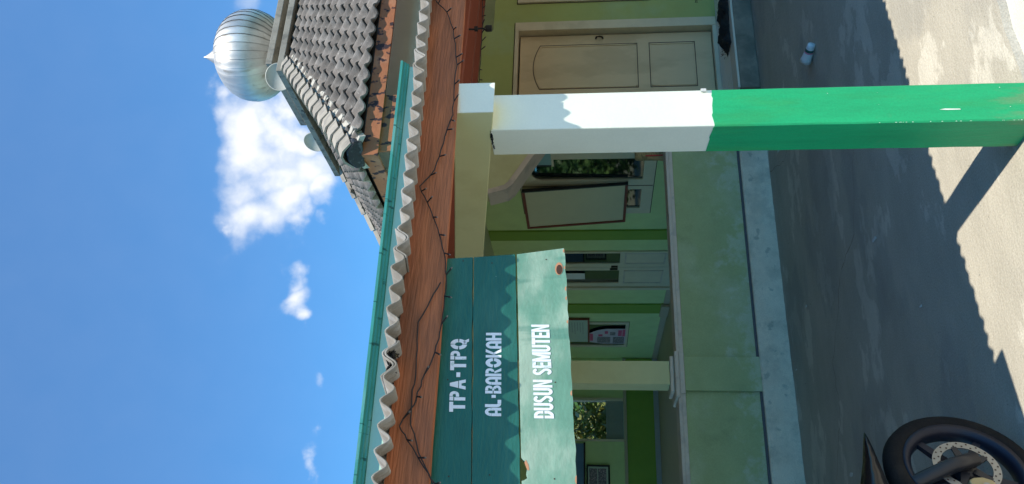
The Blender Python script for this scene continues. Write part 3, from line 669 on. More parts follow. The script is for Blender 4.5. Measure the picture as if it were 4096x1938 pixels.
for i in range(len(edges)-1):
    sheet(edges[i]-.055, edges[i+1]+.055, .0075*(i % 2), {4: .002, 5: -.012, 6: -.006}.get(i, (.0,.012,.004,-.008)[i % 4]), {6: -.006}.get(i, (.0,.006,-.006)[i % 3]))
# dead leaves caught between two sheets
mb = MB(); rr = random.Random(5)
for i in range(46):
    x = .715+rr.uniform(-.022,.03); y = ye(x)+rr.uniform(.022,.06); z = 1.65+.2565*ye(x)+rr.uniform(-.006,.012); a = Vector((rr.uniform(-1,1), rr.uniform(-1,1), rr.uniform(-1,1))).normalized()*.018; b_ = Vector((rr.uniform(-1,1), rr.uniform(-1,1), rr.uniform(-1,1))).normalized()*.008
    mb.face([Vector((x,y,z))-a, Vector((x,y,z))+b_, Vector((x,y,z))+a, Vector((x,y,z))-b_])
tag(mb.build('leaf_litter', 'rag'), 'dark clump of debris stuck between corrugated sheets at the eave', 'debris')

# ================================================================== pillar
pil = thing('porch_pillar', 'square porch pillar painted white above and bright green below', 'pillar', (1.855, 2.79, 0))
px0, px1, py0, py1 = 1.772, 1.938, 2.70, 2.885
b1 = box('white_shaft', px0, px1, py0, py1, 1.10, 2.0395, 'white', pil, bevel=.004)
def shaft(z0, ztop, grow, seed, name, mt, parent):
    x0, x1, y0, y1 = px0-grow, px1+grow, py0-grow, py1+grow; c = .005; per = []
    for (ax_, ay_), (bx_, by_) in (((x0+c,y0),(x1-c,y0)), ((x1,y0+c),(x1,y1-c)), ((x1-c,y1),(x0+c,y1)), ((x0,y1-c),(x0,y0+c))):
        for i in range(15): t = i/14; per.append((ax_+(bx_-ax_)*t, ay_+(by_-ay_)*t))
    k_ = len(per); mb = MB(); r_ = random.Random(seed)
    nz = [0]+[z0+(1.0-z0)*i/12 for i in range(1, 12)]+[1.0]; nz[0] = z0
    for z in nz:
        for x, y in per: mb.v.append(Vector((x+.0006*math.sin(z*23+x*90), y+.0006*math.sin(z*19+y*70), z)))
    for x, y in per: mb.v.append(Vector((x, y, ztop(x, y)+r_.uniform(-.0012,.0012))))
    rows = len(nz)+1
    for q in range(rows-1):
        for i in range(k_): mb.f.append((q*k_+i, q*k_+(i+1) % k_, (q+1)*k_+(i+1) % k_, (q+1)*k_+i))
    mb.f.append(tuple((rows-1)*k_+i for i in range(k_)))
    return mb.build(name, mt, parent)
b2 = shaft(-.03, lambda x, y: 1.168+.006*math.sin((x+y)*31)+.003*math.sin(x*140+y*90)+.012*(x-px0)/.166+.022*(y-py0)/.185, .0015, 3, 'green_shaft', 'green', pil)
mb = MB(); r_ = random.Random(77)
for i in range(20):
    z = r_.uniform(.02,.6); w = r_.uniform(.001,.0045); d = r_.uniform(.0006,.002)
    mb.prism([(px0-.0022+.0002,py0-.0022+.0002,z-w), (px0-.0022+d,py0-.0026,z), (px0-.0022+.0002,py0-.0022+.0002,z+w), (px0-.0028,py0-.0022+d,z)], (.0008,.0008,0))
for i in range(6):
    x = r_.uniform(px0+.02, px1-.02); z = r_.uniform(.02,.8); w = r_.uniform(.0006,.0018)
    mb.prism([(x-w,py0-.0024,z-w), (x+w,py0-.0024,z-w*.6), (x+w*.7,py0-.0024,z+w), (x-w*.8,py0-.0024,z+w*.7)], (0,.0006,0))
mb.build('paint_chip', 'mintpale', pil)
MB().prism([(1.82,2.6975,.27),(1.824,2.6975,.272),(1.826,2.6975,.325),(1.822,2.6975,.345),(1.8195,2.6975,.32)], (0,-.001,0)).build('paint_scrape', 'white', pil)
box('nail_plug', 1.925, 1.937, 2.688, 2.6965, 1.196, 1.216, 'litter', pil)
mb = MB(); rr = random.Random(8)
for i in range(46):
    y = 2.72+rr.uniform(0,.11); z = 2.033+rr.uniform(-.006,.002); mb.box(1.7695, 1.7715, y, y+.005, z, z+.004)
mb.build('joint_dirt', 'black_end', pil)

# ================================================================== sign
SX = .138; SC = 2.3546
sn = Vector((SX, -1, 0)).normalized()
def sp(x, z, d=0): return Vector((x, SC+SX*x, z)) + sn*d
sign = thing('sign_board', 'green painted three-plank sign board with white lettering hanging under the porch eave', 'sign', (.74, 2.46, 1.69))
def lin(p, q, x): return p[1]+(q[1]-p[1])*(x-p[0])/(q[0]-p[0])
XL = .315
P1t = ((.379,2.110),(1.136,2.148)); P1b = ((.382,1.993),(1.142,2.044)); P2t = ((.382,1.989),(1.142,2.040)); P2b = ((.385,1.8525),(1.153,1.900)); P3t = ((.385,1.8475),(1.153,1.8945)); P3b = ((.388,1.690),(1.176,1.735))
def zl(p, x): return lin(p[0], p[1], x)
def plank(pts, mt): return MB().prism([sp(x, z) for x, z in pts], -sn*.018).build('plank', mt, sign)
def edge_pts(line, xa, xb, k, seed, amp=.0012):
    r_ = random.Random(seed); return [(xa+(xb-xa)*i/k, zl(line, xa+(xb-xa)*i/k)+r_.uniform(-amp, amp)) for i in range(k+1)]
p1 = plank(edge_pts(P1b, XL, 1.142, 26, 1) + edge_pts(P1t, 1.136, XL, 26, 2), 'sign')
p2 = plank(edge_pts(P2b, XL, 1.153, 26, 3) + edge_pts(P2t, 1.142, XL, 26, 4), 'sign')
p3 = plank(edge_pts(P3b, XL, 1.176, 30, 5, .002) + [(1.153, zl(P3t,1.153)), (.80, zl(P3t,.80)), (.462, zl(P3t,.462)), (.455,1.846), (.450,1.838), (.442,1.836), (.430,1.834), (.412,1.836), (.402,1.832), (.396, 1.842), (.394, zl(P3t,.394)), (XL, zl(P3t,XL))], 'sign2')
mb = MB(); r_ = random.Random(4)
for x in (1.165,1.10,1.02,.985,.90,.66,.40):
    z = zl(P3b, x); w = r_.uniform(.006,.014); mb.prism([sp(x-w,z+.001,.0008), sp(x+w,z+.001,.0008), sp(x+w*.6,z+.005,.0008), sp(x-w*.3,z+.006,.0008)], -sn*.003)
mb.prism([sp(.447,1.842,.0008), sp(.437,1.838,.0008), sp(.425,1.833,.0008), sp(.425,1.827,.0008), sp(.44,1.830,.0008), sp(.455,1.838,.0008)], -sn*.003)
mb.build('chipped_edge', 'wood_raw', p3)
def ell(cx, cz, a, b, d, n_=18): return [sp(cx+a*math.cos(2*math.pi*i/n_), cz+b*math.sin(2*math.pi*i/n_), d) for i in range(n_)]
MB().prism(ell(1.096,1.752,.024,.013,.0012), -sn*.003).build('knot_rim', 'wood_raw', p3); MB().prism(ell(1.092,1.751,.018,.0095,.0024), -sn*.002).build('knot_hole', 'hole', p3)
mb = MB(); r_ = random.Random(21)
for x in (1.12,.70,.42):
    for pt, pb in ((P1t,P1b),(P2t,P2b),(P3t,P3b)):
        z = (zl(pt,x)+zl(pb,x))/2+r_.uniform(-.03,.03); xx = x+r_.uniform(-.02,.02)
        mb.prism([sp(xx+.0022*math.cos(a), z+.0022*math.sin(a), .0012) for a in (0,1.05,2.1,3.14,4.19,5.24)], -sn*.002)
mb.build('nail_head', 'hole', sign)

# --- stencil lettering
def RC(x0, y0, x1, y1): return [(x0,y0),(x1,y0),(x1,y1),(x0,y1)]
def AR(cx, cy, ox, oy, ix, iy, a0, a1, n_=7):
    A_ = [R(a0+(a1-a0)*i/n_) for i in range(n_+1)]
    return [(cx+ox*math.cos(a), cy+oy*math.sin(a)) for a in A_] + [(cx+ix*math.cos(a), cy+iy*math.sin(a)) for a in reversed(A_)]
G = {}
# wide stencil face
G['T'] = (.78, [RC(0,.76,.78,1), RC(.26,0,.52,.755)])
G['P'] = (.74, [RC(0,0,.25,.70), RC(0,.76,.30,1), RC(.34,.80,.46,1), AR(.46,.70,.28,.30,.06,.10,-90,90), RC(.30,.40,.455,.60)])
G['A'] = (.86, [[(.02,0),(.27,0),(.34,.26),(.34,.42),(.135,.42)], [(.84,0),(.59,0),(.52,.26),(.345,.26),(.345,.42),(.725,.42)], [(.15,.47),(.71,.47),(.55,1),(.31,1)]])
G['Q'] = (.90, [AR(.45,.5,.45,.52,.17,.24,95,175), AR(.45,.5,.45,.52,.17,.24,185,265), AR(.45,.5,.45,.52,.17,.24,275,355), AR(.45,.5,.45,.52,.17,.24,5,85), [(.50,.16),(.70,-.14),(.92,-.14),(.70,.22)]])
G['-'] = (.50, [RC(.06,.36,.44,.60)])
# rounded face for the middle line
G2 = {}
G2['A'] = (.70, [AR(.35,.60,.35,.40,.12,.20,0,178,10), RC(0,0,.23,.595), RC(.47,0,.70,.595), RC(.235,.22,.465,.38)])
G2['L'] = (.62, [RC(0,.30,.24,1), AR(.30,.30,.30,.30,.06,.08,180,268,6), RC(.31,0,.62,.22)])
G2['-'] = (.44, [RC(.12,.34,.36,.60)])
G2['B'] = (.70, [RC(0,0,.22,.47), RC(0,.53,.22,1), AR(.40,.76,.28,.24,.08,.07,-88,90,7), AR(.40,.26,.30,.26,.09,.08,-90,88,7), RC(.26,.82,.395,1), RC(.26,0,.395,.17), RC(.26,.43,.395,.57)])
G2['R'] = (.72, [RC(0,0,.22,1), AR(.40,.72,.30,.28,.09,.09,-90,90,7), RC(.26,.80,.395,1), [(.26,.43),(.42,.43),(.72,0),(.47,0)]])
G2['O'] = (.84, [AR(.42,.5,.42,.50,.16,.22,6,174,12), AR(.42,.5,.42,.50,.16,.22,186,354,12)])
G2['K'] = (.76, [RC(0,0,.22,1), [(.26,.50),(.50,1),(.76,1),(.46,.50)], [(.26,.48),(.46,.48),(.78,0),(.52,0)]])
G2['H'] = (.72, [RC(0,0,.23,1), RC(.49,0,.72,1), RC(.235,.40,.485,.60)])
# condensed heavy face for the bottom line
G3 = {}
s_w = .17
G3['D'] = (.48, [RC(0,0,.17,.47), RC(0,.53,.17,1), AR(.19,.68,.29,.32,.12,.15,0,90,6), RC(.175,.85,.188,1), RC(.31,.53,.48,.675), AR(.19,.32,.29,.32,.12,.15,270,360,6), RC(.31,.325,.48,.47), RC(.175,0,.188,.15)])
G3['U'] = (.48, [RC(0,.26,.17,1), RC(.31,.26,.48,1), AR(.24,.255,.24,.255,.07,.09,180,360,10)])
G3['S'] = (.46, [AR(.23,.72,.23,.28,.07,.12,20,200,9), AR(.23,.28,.23,.28,.07,.12,200,380,9), [(.0,.62),(.16,.68),(.46,.38),(.30,.32)]])
G3['N'] = (.52, [RC(0,0,.16,1), RC(.36,0,.52,1), [(.165,1),(.165,.62),(.355,0),(.355,.38)]])
G3['E'] = (.40, [RC(0,0,.17,1), RC(.175,.82,.40,1), RC(.175,.42,.37,.58), RC(.175,0,.40,.18)])
G3['M'] = (.66, [RC(0,0,.16,1), RC(.50,0,.66,1), [(.165,1),(.165,.60),(.25,.05),(.33,.05),(.33,.45)], [(.495,1),(.495,.60),(.41,.05),(.335,.05),(.335,.45)]])
G3['T'] = (.46, [RC(0,.81,.46,1), RC(.145,0,.315,.805)])
G3[' '] = (.26, [])
def lettering(text, font, a, b, h0, h1, parent, gap):
    """a,b: (x,z) of baseline start and end, h0,h1 cap heights at both ends"""
    tot = sum(font[c][0] if c in font else .3 for c in text) + gap*(len(text)-1); pen = 0; mb = MB()
    for c in text:
        w, polys = font.get(c, (.3, []))
        for po in polys:
            pts = []
            for x, y in po:
                t = (pen+x)/tot; hh = h0+(h1-h0)*t
                pts.append(sp(a[0]+(b[0]-a[0])*t, a[1]+(b[1]-a[1])*t+y*hh, .0016))
            mb.prism(pts, -sn*.0022)
        pen += w+gap
    return mb.build('lettering', 'letter', parent)
G['_'] = (.16, [])
lettering('TPA-TPQ', G, (.597,2.027), (.838,2.040), .048, .051, p1, .12)
lettering('AL-BAROKAH', G2, (.585,1.917), (.860,1.931), .049, .049, p2, .055)
lettering('DUSUN SEMUTEN', G3, (.580,1.759), (.889,1.780), .059, .057, p3, .035)

# ================================================================== string lights
def string(pts, label, grp, seed, bulbs=True, r=.0022):
    o = thing('string_light', label, 'string lights', pts[0], grp); rr = random.Random(seed)
    P = [Vector(p) for p in pts]; Q = []
    for i in range(len(P)-1):
        for t in (0, .33, .66): Q.append(P[i].lerp(P[i+1], t)+Vector((0, 0, rr.uniform(-.003,.003))))
    Q.append(P[-1]); MB().tube(Q, r, 6).build('wire', 'cable', o)
    if bulbs:
        L = 0; nxt = .05
        for i in range(len(Q)-1):
            L += (Q[i+1]-Q[i]).length
            if L > nxt:
                nxt += .085+rr.uniform(-.02,.02); d = Vector((rr.uniform(-.6,.9), -.5, -.8+rr.uniform(-.2,.5))).normalized()
                s = MB().tube([Q[i], Q[i]+d*.020, Q[i]+d*.0205, Q[i]+d*.028], [.0026,.0026,.0032,.0028], 6).build('bulb', 'cable', o)
                MB().tube([Q[i]+d*.028, Q[i]+d*.033], [.0030,.0020], 6).build('bulb_tip', 'bulb', s)
    return o
W1 = [[2.374,2.627,2.285],[2.296,2.616,2.225],[2.192,2.602,2.193],[2.113,2.591,2.176],[1.996,2.575,2.162],[1.839,2.553,2.16],[1.738,2.539,2.154],[1.666,2.53,2.168],[1.572,2.517,2.182],[1.481,2.504,2.196],[1.41,2.494,2.245],[1.34,2.485,2.209],[1.246,2.472,2.169],[1.185,2.463,2.146],[1.106,2.452,2.122],[1.049,2.444,2.116],[0.93,2.428,2.11],[0.842,2.416,2.117],[0.774,2.406,2.126],[0.699,2.396,2.15],[0.643,2.388,2.165],[0.604,2.383,2.173],[0.538,2.374,2.211],[0.497,2.368,2.18],[0.418,2.357,2.12],[0.371,2.351,2.087],[.25,2.33,2.05]]
W2 = [[1.021,2.441,2.134],[0.957,2.432,2.161],[0.877,2.421,2.188],[0.782,2.407,2.184],[0.699,2.396,2.18],[0.651,2.389,2.181],[0.542,2.374,2.174],[0.461,2.363,2.143],[0.397,2.354,2.103],[.3,2.335,2.07]]
W1 = [[2.80,2.68,2.24],[2.6,2.655,2.21],[2.45,2.634,2.30]] + W1
string(W1, 'black string light cable zigzagging across the fascia and sign top', 'string lights on the porch', 3)
string(W2, 'second cable looped over the fascia above the sign lettering', 'string lights on the porch', 4, bulbs=False)
string([[3.5,3.42,2.225],[3.061,3.40,2.215],[2.891,3.40,2.204],[2.727,3.40,2.203],[2.537,3.40,2.202],[2.42,3.40,2.212],[2.32,3.40,2.245]], 'string light cable stretched under the roof before the green wall', 'string lights on the porch', 6)
lh = thing('lamp_holder', 'black lamp holder hanging from the porch purlin near the door', 'lamp', (2.865, 3.4, 2.155))
MB().tube([(2.865,3.40,2.29),(2.862,3.40,2.25),(2.867,3.40,2.215),(2.865,3.40,2.19)], .005, 8).build('cord', 'cable', lh)
MB().lathe([(.0,2.154),(.017,2.154),(.018,2.18),(.016,2.186),(.008,2.192),(.0,2.196)], (2.865,3.40,0), (0,0,1), 16).build('socket', 'cable', lh)
box('clamp', 2.855, 2.875, 3.39, 3.41, 2.228, 2.246, 'cable', lh)

# ================================================================== things on the veranda
wb = thing('whiteboard', 'blank whiteboard in a red brown frame hung over the arched window', 'whiteboard', (5.1, 9.65, 1.17))
tl = .02
MB().quad_box([(5.15,9.16,1.20),(5.15,10.12,1.20),(5.165,10.12,1.20),(5.165,9.16,1.20),(5.08,9.19,2.47),(5.08,10.17,2.47),(5.095,10.17,2.47),(5.095,9.19,2.47)]).build('board_face', 'board_face', wb)
MB().quad_box([(5.135,9.13,1.165),(5.135,10.12,1.165),(5.17,10.12,1.165),(5.17,9.13,1.165),(5.133,9.13,1.20),(5.133,10.12,1.20),(5.168,10.12,1.20),(5.168,9.13,1.20)]).build('frame_rail', 'board_frame', wb)
MB().quad_box([(5.063,9.17,2.47),(5.063,10.20,2.47),(5.10,10.20,2.47),(5.10,9.17,2.47),(5.061,9.17,2.505),(5.061,10.20,2.505),(5.098,10.20,2.505),(5.098,9.17,2.505)]).build('frame_rail', 'board_frame', wb)
MB().quad_box([(5.133,10.1205,1.165),(5.133,10.155,1.165),(5.17,10.155,1.165),(5.17,10.1205,1.165),(5.061,10.171,2.4695),(5.061,10.20,2.4695),(5.10,10.20,2.4695),(5.10,10.171,2.4695)]).build('frame_stile', 'board_frame', wb)
MB().quad_box([(5.133,9.105,1.165),(5.133,9.1295,1.165),(5.17,9.1295,1.165),(5.17,9.105,1.165),(5.061,9.14,2.505),(5.061,9.1695,2.505),(5.10,9.1695,2.505),(5.10,9.14,2.505)]).build('frame_stile', 'black_frame', wb)
hb = thing('hanging_sign', 'small pale blue framed panel at the top of the arched window', 'panel', (5.14, 8.5, 2.08))
box('panel_face', 5.140, 5.150, 8.30, 8.62, 2.105, 2.44, 'bluepane', hb); box('panel_frame', 5.136, 5.152, 8.28, 8.645, 2.078, 2.103, 'cream_cool', hb); box('panel_frame', 5.136, 5.152, 8.622, 8.645, 2.1032, 2.44, 'black_frame', hb)
# curtain behind the small pane
wm = thing('woven_mat', 'bundled woven bamboo mat with red trim leaning by the parapet', 'mat', (4.32, 7.1, .30))
MB().quad_box([(4.285,7.02,.30),(4.60,7.02,.30),(4.60,7.16,.30),(4.285,7.16,.30),(4.27,7.04,1.20),(4.60,7.04,1.20),(4.60,7.12,1.20),(4.27,7.12,1.20)]).build('mat_roll', 'mat_weave', wm, bevel=.02)
MB().quad_box([(4.12,7.0,.30),(4.284,7.0,.30),(4.284,7.06,.30),(4.12,7.06,.30),(4.262,7.03,1.08),(4.269,7.03,1.08),(4.269,7.06,1.08),(4.262,7.06,1.08)]).build('mat_edge', 'mat_tan', wm)
MB().quad_box([(4.268,6.990,.55),(4.278,6.990,.55),(4.278,6.998,.55),(4.268,6.998,.55),(4.272,7.020,1.10),(4.282,7.020,1.10),(4.282,7.028,1.10),(4.272,7.028,1.10)]).build('mat_trim', 'mat_red', wm)
nb = thing('notice_board', 'framed pale green notice sheet on the side wall above the poster', 'notice board', (5.17, 14.7, 1.66))
box('board', 5.165, 5.183, 14.12, 15.36, 1.70, 2.25, 'paper_green', nb); box('frame', 5.155, 5.183, 14.085, 15.39, 1.665, 1.699, 'board_frame', nb); box('frame', 5.155, 5.183, 14.085, 14.118, 1.70, 2.25, 'board_frame', nb)
mb = MB()
for i, z in enumerate((1.78,1.83,1.88,1.93,1.98,2.03,2.08)): mb.box(5.1625,5.1648, 14.26, 14.9-.1*(i % 3), z, z+.012)
mb.build('print_lines', 'ink', nb)
po = thing('poster', 'curled pink and white poster of faces on the dark window pane', 'poster', (5.17, 15.0, .98))
mb = MB()
for i in range(8):
    t0, t1 = i/8, (i+1)/8
    f0 = lambda t: 14.62+.30*(max(0, t-.45)/.55)**2*.9; f1 = lambda t: 15.48-.1*(max(0, t-.6)/.4)
    z0, z1 = .985+.70*t0, .985+.70*t1
    mb.prism([(5.172,f0(t0),z0),(5.172,f1(t0),z0),(5.172,f1(t1),z1),(5.172,f0(t1),z1)], (.002,0,0))
mb.build('sheet', 'lilac', po)
mb = MB()
for y0, y1, z0, z1 in ((14.66,15.04,1.0,1.05),(14.70,15.02,1.06,1.13),(14.75,14.90,1.32,1.38),(14.93,15.04,1.42,1.50),(14.9,15.3,1.60,1.66)): mb.box(5.1695,5.1717,y0,y1,z0,z1)
mb.build('pink_band', 'pink', po)
mb = MB()
for y0, y1, z0, z1 in ((15.08,15.44,1.01,1.22),(15.08,15.42,1.27,1.52),(14.80,14.98,1.18,1.28)): mb.box(5.1695,5.1717,y0,y1,z0,z1)
mb.build('photo_print', 'photo_print', po)
tag(box('paper_note', 5.2035, 5.2055, 12.086, 12.327, 1.73, 2.12, 'paper'), 'white paper note taped inside the double door glass', 'paper')
bl = thing('blue_board', 'dark blue board with black edge on the back wall above the picture', 'board', (3.0, 16.47, 1.78))
box('board_face', 2.3, 3.44, 16.47, 16.485, 1.80, 2.3, 'blue', bl); box('board_edge', 2.3, 3.46, 16.465, 16.49, 1.765, 1.799, 'black_frame', bl)
fp = thing('framed_picture', 'black framed black and white group picture on the back wall', 'picture', (2.85, 16.47, 1.29))
mb = MB().box(2.4,3.03,16.465,16.495,1.29,1.325).box(2.4,3.03,16.465,16.495,1.715,1.745).box(2.995,3.03,16.465,16.495,1.3255,1.7145); mb.build('frame', 'black_frame', fp)
box('mount', 2.4, 2.994, 16.475, 16.485, 1.326, 1.714, 'paper_green', fp)
box('print', 2.45, 2.96, 16.4725, 16.4745, 1.36, 1.52, 'photo_print', fp); box('print', 2.45, 2.96, 16.4725, 16.4745, 1.535, 1.69, 'photo_print', fp)
# shaggy mat on the platform
dm = thing('doormat', 'dark shaggy rag doormat lying crumpled before the front door', 'doormat', (5.77, 6.97, .215))
mb = MB(); rr = random.Random(9); nx, ny = 26, 9
for j in range(ny+1):
    for i in range(nx+1):
        u, v = i/nx, j/ny
        e_ = min(u, 1-u, v, 1-v); z = .217+ (.055+.03*math.sin(u*17+v*3)+rr.uniform(-.008,.008))*min(1, e_*9)
        mb.v.append(Vector((5.45+.65*u+rr.uniform(-.01,.01), 6.79+.25*v+.03*math.sin(u*6)+rr.uniform(-.01,.01), z)))
for j in range(ny):
    for i in range(nx): a = j*(nx+1)+i; mb.f.append((a, a+1, a+nx+2, a+nx+1))
mb.build('pile', 'rag', dm, smooth=True)
mb = MB()
for i in range(420):
    p = Vector((5.45+.65*rr.random(), 6.79+.25*rr.random(), .235+rr.uniform(0,.04))); d = Vector((rr.uniform(-.6,.6), rr.uniform(-.7,.4), rr.uniform(0,.9))).normalized()*rr.uniform(.02,.045); s = d.cross(Vector((rr.uniform(-1,1),1,.3))).normalized()*.003
    mb.face([p-s, p+s, p+d])
mb.build('rag_fringe', 'rag', dm)

# ================================================================== litter on the floor
cu = thing('plastic_cup', 'crushed white plastic cup with green and pink label lying on the concrete', 'cup', (4.03, 5.18, 0))
a0, a1 = Vector((3.945,4.97,.032)), Vector((3.912,5.12,.044)); ax = (a1-a0).normalized(); L = (a1-a0).length
MB().lathe([(.0,.0),(.026,.0),(.028,.02),(.030,.035)], a0, ax, 20).build('cup_base', 'cup', cu, smooth=True)
MB().lathe([(.030,.0352),(.031,.058)], a0, ax, 20).build('label_band', 'cup_green', cu, smooth=True)
MB().lathe([(.031,.0582),(.032,.070)], a0, ax, 20).build('label_band', 'cup_pink', cu, smooth=True)
MB().lathe([(.032,.0702),(.037,L*.8),(.044,L),(.040,L)], a0, ax, 20).build('cup_wall', 'cup', cu, smooth=True)
scr = [((2.132,4.474),.030,'small white paper scrap on the pale patch of the floor'),((2.332,6.061),.018,'tiny white scrap on the floor near the column'),((3.876,6.324),.022,'small pale crumb of litter beside the plinth near the pillar'),((1.986,6.58),.016,'tiny scrap at the foot of the veranda column'),((.984,5.53),.03,'pale crumpled scrap behind the motorbike fender'),((1.545,4.014),.014,'tiny pale chip in the shaded floor middle')]
for k, ((x, y), s, lb) in enumerate(scr):
    mb = MB(); r_ = random.Random(k+50); q = [(x+s*.5*math.cos(a)*r_.uniform(.6,1.1), y+s*math.sin(a)*r_.uniform(.8,1.2), .002+r_.uniform(0,.008)) for a in (0.3,1.4,2.5,3.6,4.6,5.6)]
    tag(mb.prism(q, (0,0,.004)).build('paper_scrap', 'litter'), lb, 'litter', 'scraps of litter on the porch floor')

mb = MB(); r_ = random.Random(314)
for i in range(900):
    x, y = r_.uniform(-1.5,7.5), 2.85+3.8*r_.random()**1.0; sz = r_.uniform(.0012,.0042)*(1.6 if r_.random() < .08 else 1)
    a = r_.uniform(0,6.28); p_ = [Vector((x+sz*math.cos(a+q), y+sz*math.sin(a+q), .0005)) for q in (0,2.1,4.2)]; t_ = Vector((x, y, .0005+sz*.9)); b = len(mb.v)
    mb.v += p_+[t_]; mb.f += [(b,b+1,b+3),(b+1,b+2,b+3),(b+2,b,b+3)]
tag(mb.build('floor_grit', 'grit'), 'scattered sand grains and crumbs of grit on the porch floor', 'grit', kind='stuff')
pf = bpy.data.objects['porch_floor']
for pts in ([(1.0,5.9),(1.4,5.6),(1.75,5.62),(2.2,5.2),(2.35,4.8),(2.9,4.55)], [(3.9,6.7),(3.7,6.2),(3.85,5.8),(3.4,5.35),(3.3,4.9)]):
    Q = []; 
    for (xa, ya), (xb_, yb_) in zip(pts, pts[1:]):
        for i in range(6): t = i/6; Q.append(Vector((xa+(xb_-xa)*t+r_.uniform(-.02,.02), ya+(yb_-ya)*t+r_.uniform(-.02,.02), .0006)))
    mb = MB()
    for i in range(len(Q)-1):
        d = (Q[i+1]-Q[i]).normalized(); n_ = Vector((-d.y, d.x, 0)); w0 = r_.uniform(.0006,.0022); mb.face([Q[i]-n_*w0, Q[i+1]-n_*w0, Q[i+1]+n_*w0, Q[i]+n_*w0])
    mb.build('hairline_crack', 'hole', pf)

# ================================================================== motorbike
HUB = Vector((.586, 3.262, .279)); az = R(60); g = Vector((math.sin(az), math.cos(az), 0)); wz = Vector((0,0,1)); ax = g.cross(wz).normalized()   # wheel axle
if ax.dot(Vector((0,0,0))-HUB) < 0: ax = -ax      # ax points to the side facing the yard
bike = thing('motorbike', 'black parked motorbike with perforated front brake disc and gold caliper', 'motorbike', (HUB.x, HUB.y, 0))
def wp(a, b, c=0): return HUB + g*a + wz*b + ax*c
wheel = MB().lathe([(.205,-.030),(.213,-.040),(.235,-.043),(.258,-.038),(.272,-.022),(.279,0),(.272,.022),(.258,.038),(.235,.043),(.213,.040),(.205,.030),(.205,-.030)], HUB, ax, 56).build('front_wheel', 'tyre', bike, smooth=True)
MB().lathe([(.204,-.030),(.214,-.034),(.214,-.038),(.196,-.036),(.182,-.02),(.182,.02),(.196,.036),(.214,.0415),(.214,.036),(.204,.030)], HUB, ax, 56).build('rim', 'rim', wheel, smooth=True)
MB().lathe([(.0,-.05),(.035,-.05),(.045,-.03),(.045,.03),(.035,.045),(.0,.045)], HUB, ax, 24).build('hub', 'fork', wheel, smooth=True)
for i in range(5):
    t = R(72*i+38); d = g*math.cos(t)+wz*math.sin(t); q = g*-math.sin(t)+wz*math.cos(t)
    MB().quad_box([HUB+d*.035+q*.016-ax*.014, HUB+d*.035-q*.016-ax*.014, HUB+d*.035-q*.016+ax*.014, HUB+d*.035+q*.016+ax*.014, HUB+d*.186+q*.013-ax*.010, HUB+d*.186-q*.013-ax*.010, HUB+d*.186-q*.013+ax*.010, HUB+d*.186+q*.013+ax*.010]).build('spoke', 'rim', wheel)
# drilled brake disc
disc = MB().lathe([(.088,.046),(.116,.046),(.116,.050),(.088,.050),(.088,.046)], HUB, ax, 48).build('brake_disc', 'steel', wheel)
mb = MB()
for i in range(40):
    t = 2*math.pi*i/40; rr_ = .0955 if i % 2 else .1085; c = HUB+(g*math.cos(t)+wz*math.sin(t))*rr_+ax*.0502
    mb.lathe([(.0,.0),(.0035,.0),(.0035,.0006),(.0,.0006)], c, ax, 8)
mb.build('disc_hole', 'hole', disc)
for i in range(5):
    t = R(72*i+10); d = g*math.cos(t)+wz*math.sin(t); q = g*-math.sin(t)+wz*math.cos(t)
    MB().prism([HUB+d*.03+q*.016+ax*.045, HUB+d*.092+q*.010+ax*.045, HUB+d*.092-q*.010+ax*.045, HUB+d*.03-q*.016+ax*.045], ax*.006).build('disc_carrier', 'fork', disc)
MB().lathe([(.0,.075),(.008,.075),(.011,.07),(.011,.045)], HUB, ax, 12).build('axle_nut', 'steel', wheel)
for s in (1, -1):
    c = .078*s
    lg = MB().tube([wp(.012,-.03,c), wp(-.02,.06,c), HUB+Vector((-.11,.05,.27))+ax*c, HUB+Vector((-.20,.07,.42))+ax*c*.8], [.026,.028,.027,.024], 12).build('fork_leg', 'fork', bike, smooth=True)
    MB().tube([HUB+Vector((-.20,.07,.42))+ax*c*.8, HUB+Vector((-.30,.10,.585))+ax*c*.6], .016, 12).build('fork_tube', 'steel', lg, smooth=True)
cal = MB().prism([wp(x, z, .048) for x, z in ((-.075,.012),(-.085,.030),(-.10,.034),(-.115,.022),(-.13,.034),(-.148,.028),(-.155,.0),(-.15,-.05),(-.12,-.065),(-.085,-.05),(-.072,-.02))], ax*.032).build('brake_caliper', 'gold', bike, bevel=.006)
MB().lathe([(.0,.0),(.013,.0),(.013,.006),(.0,.006)], wp(-.115,-.02,.0805), ax, 14).build('caliper_bolt', 'steel', cal)
# fender: arched over the tyre with a pointed nose
prof_f = [(.200,.300,.302,.004),(.165,.299,.314,.014),(.11,.299,.330,.024),(.05,.300,.347,.032),(-.03,.300,.375,.040),(-.11,.300,.402,.046),(-.20,.290,.412,.050),(-.30,.262,.375,.052)]
mb = MB()
for a, b0, b1, w in prof_f:
    for c, z in ((-w, b0), (w, b0), (w*.85, b0*.4+b1*.6), (0, b1), (-w*.85, b0*.4+b1*.6)): mb.v.append(wp(a, z, c))
for i in range(len(prof_f)-1):
    for k_ in range(5): a = i*5+k_; b = i*5+(k_+1) % 5; mb.f.append((a, b, b+5, a+5))
mb.f += [(0,1,2,3,4), tuple((len(prof_f)-1)*5+i for i in range(5))]
mb.build('fender', 'gloss_black', bike, smooth=True)
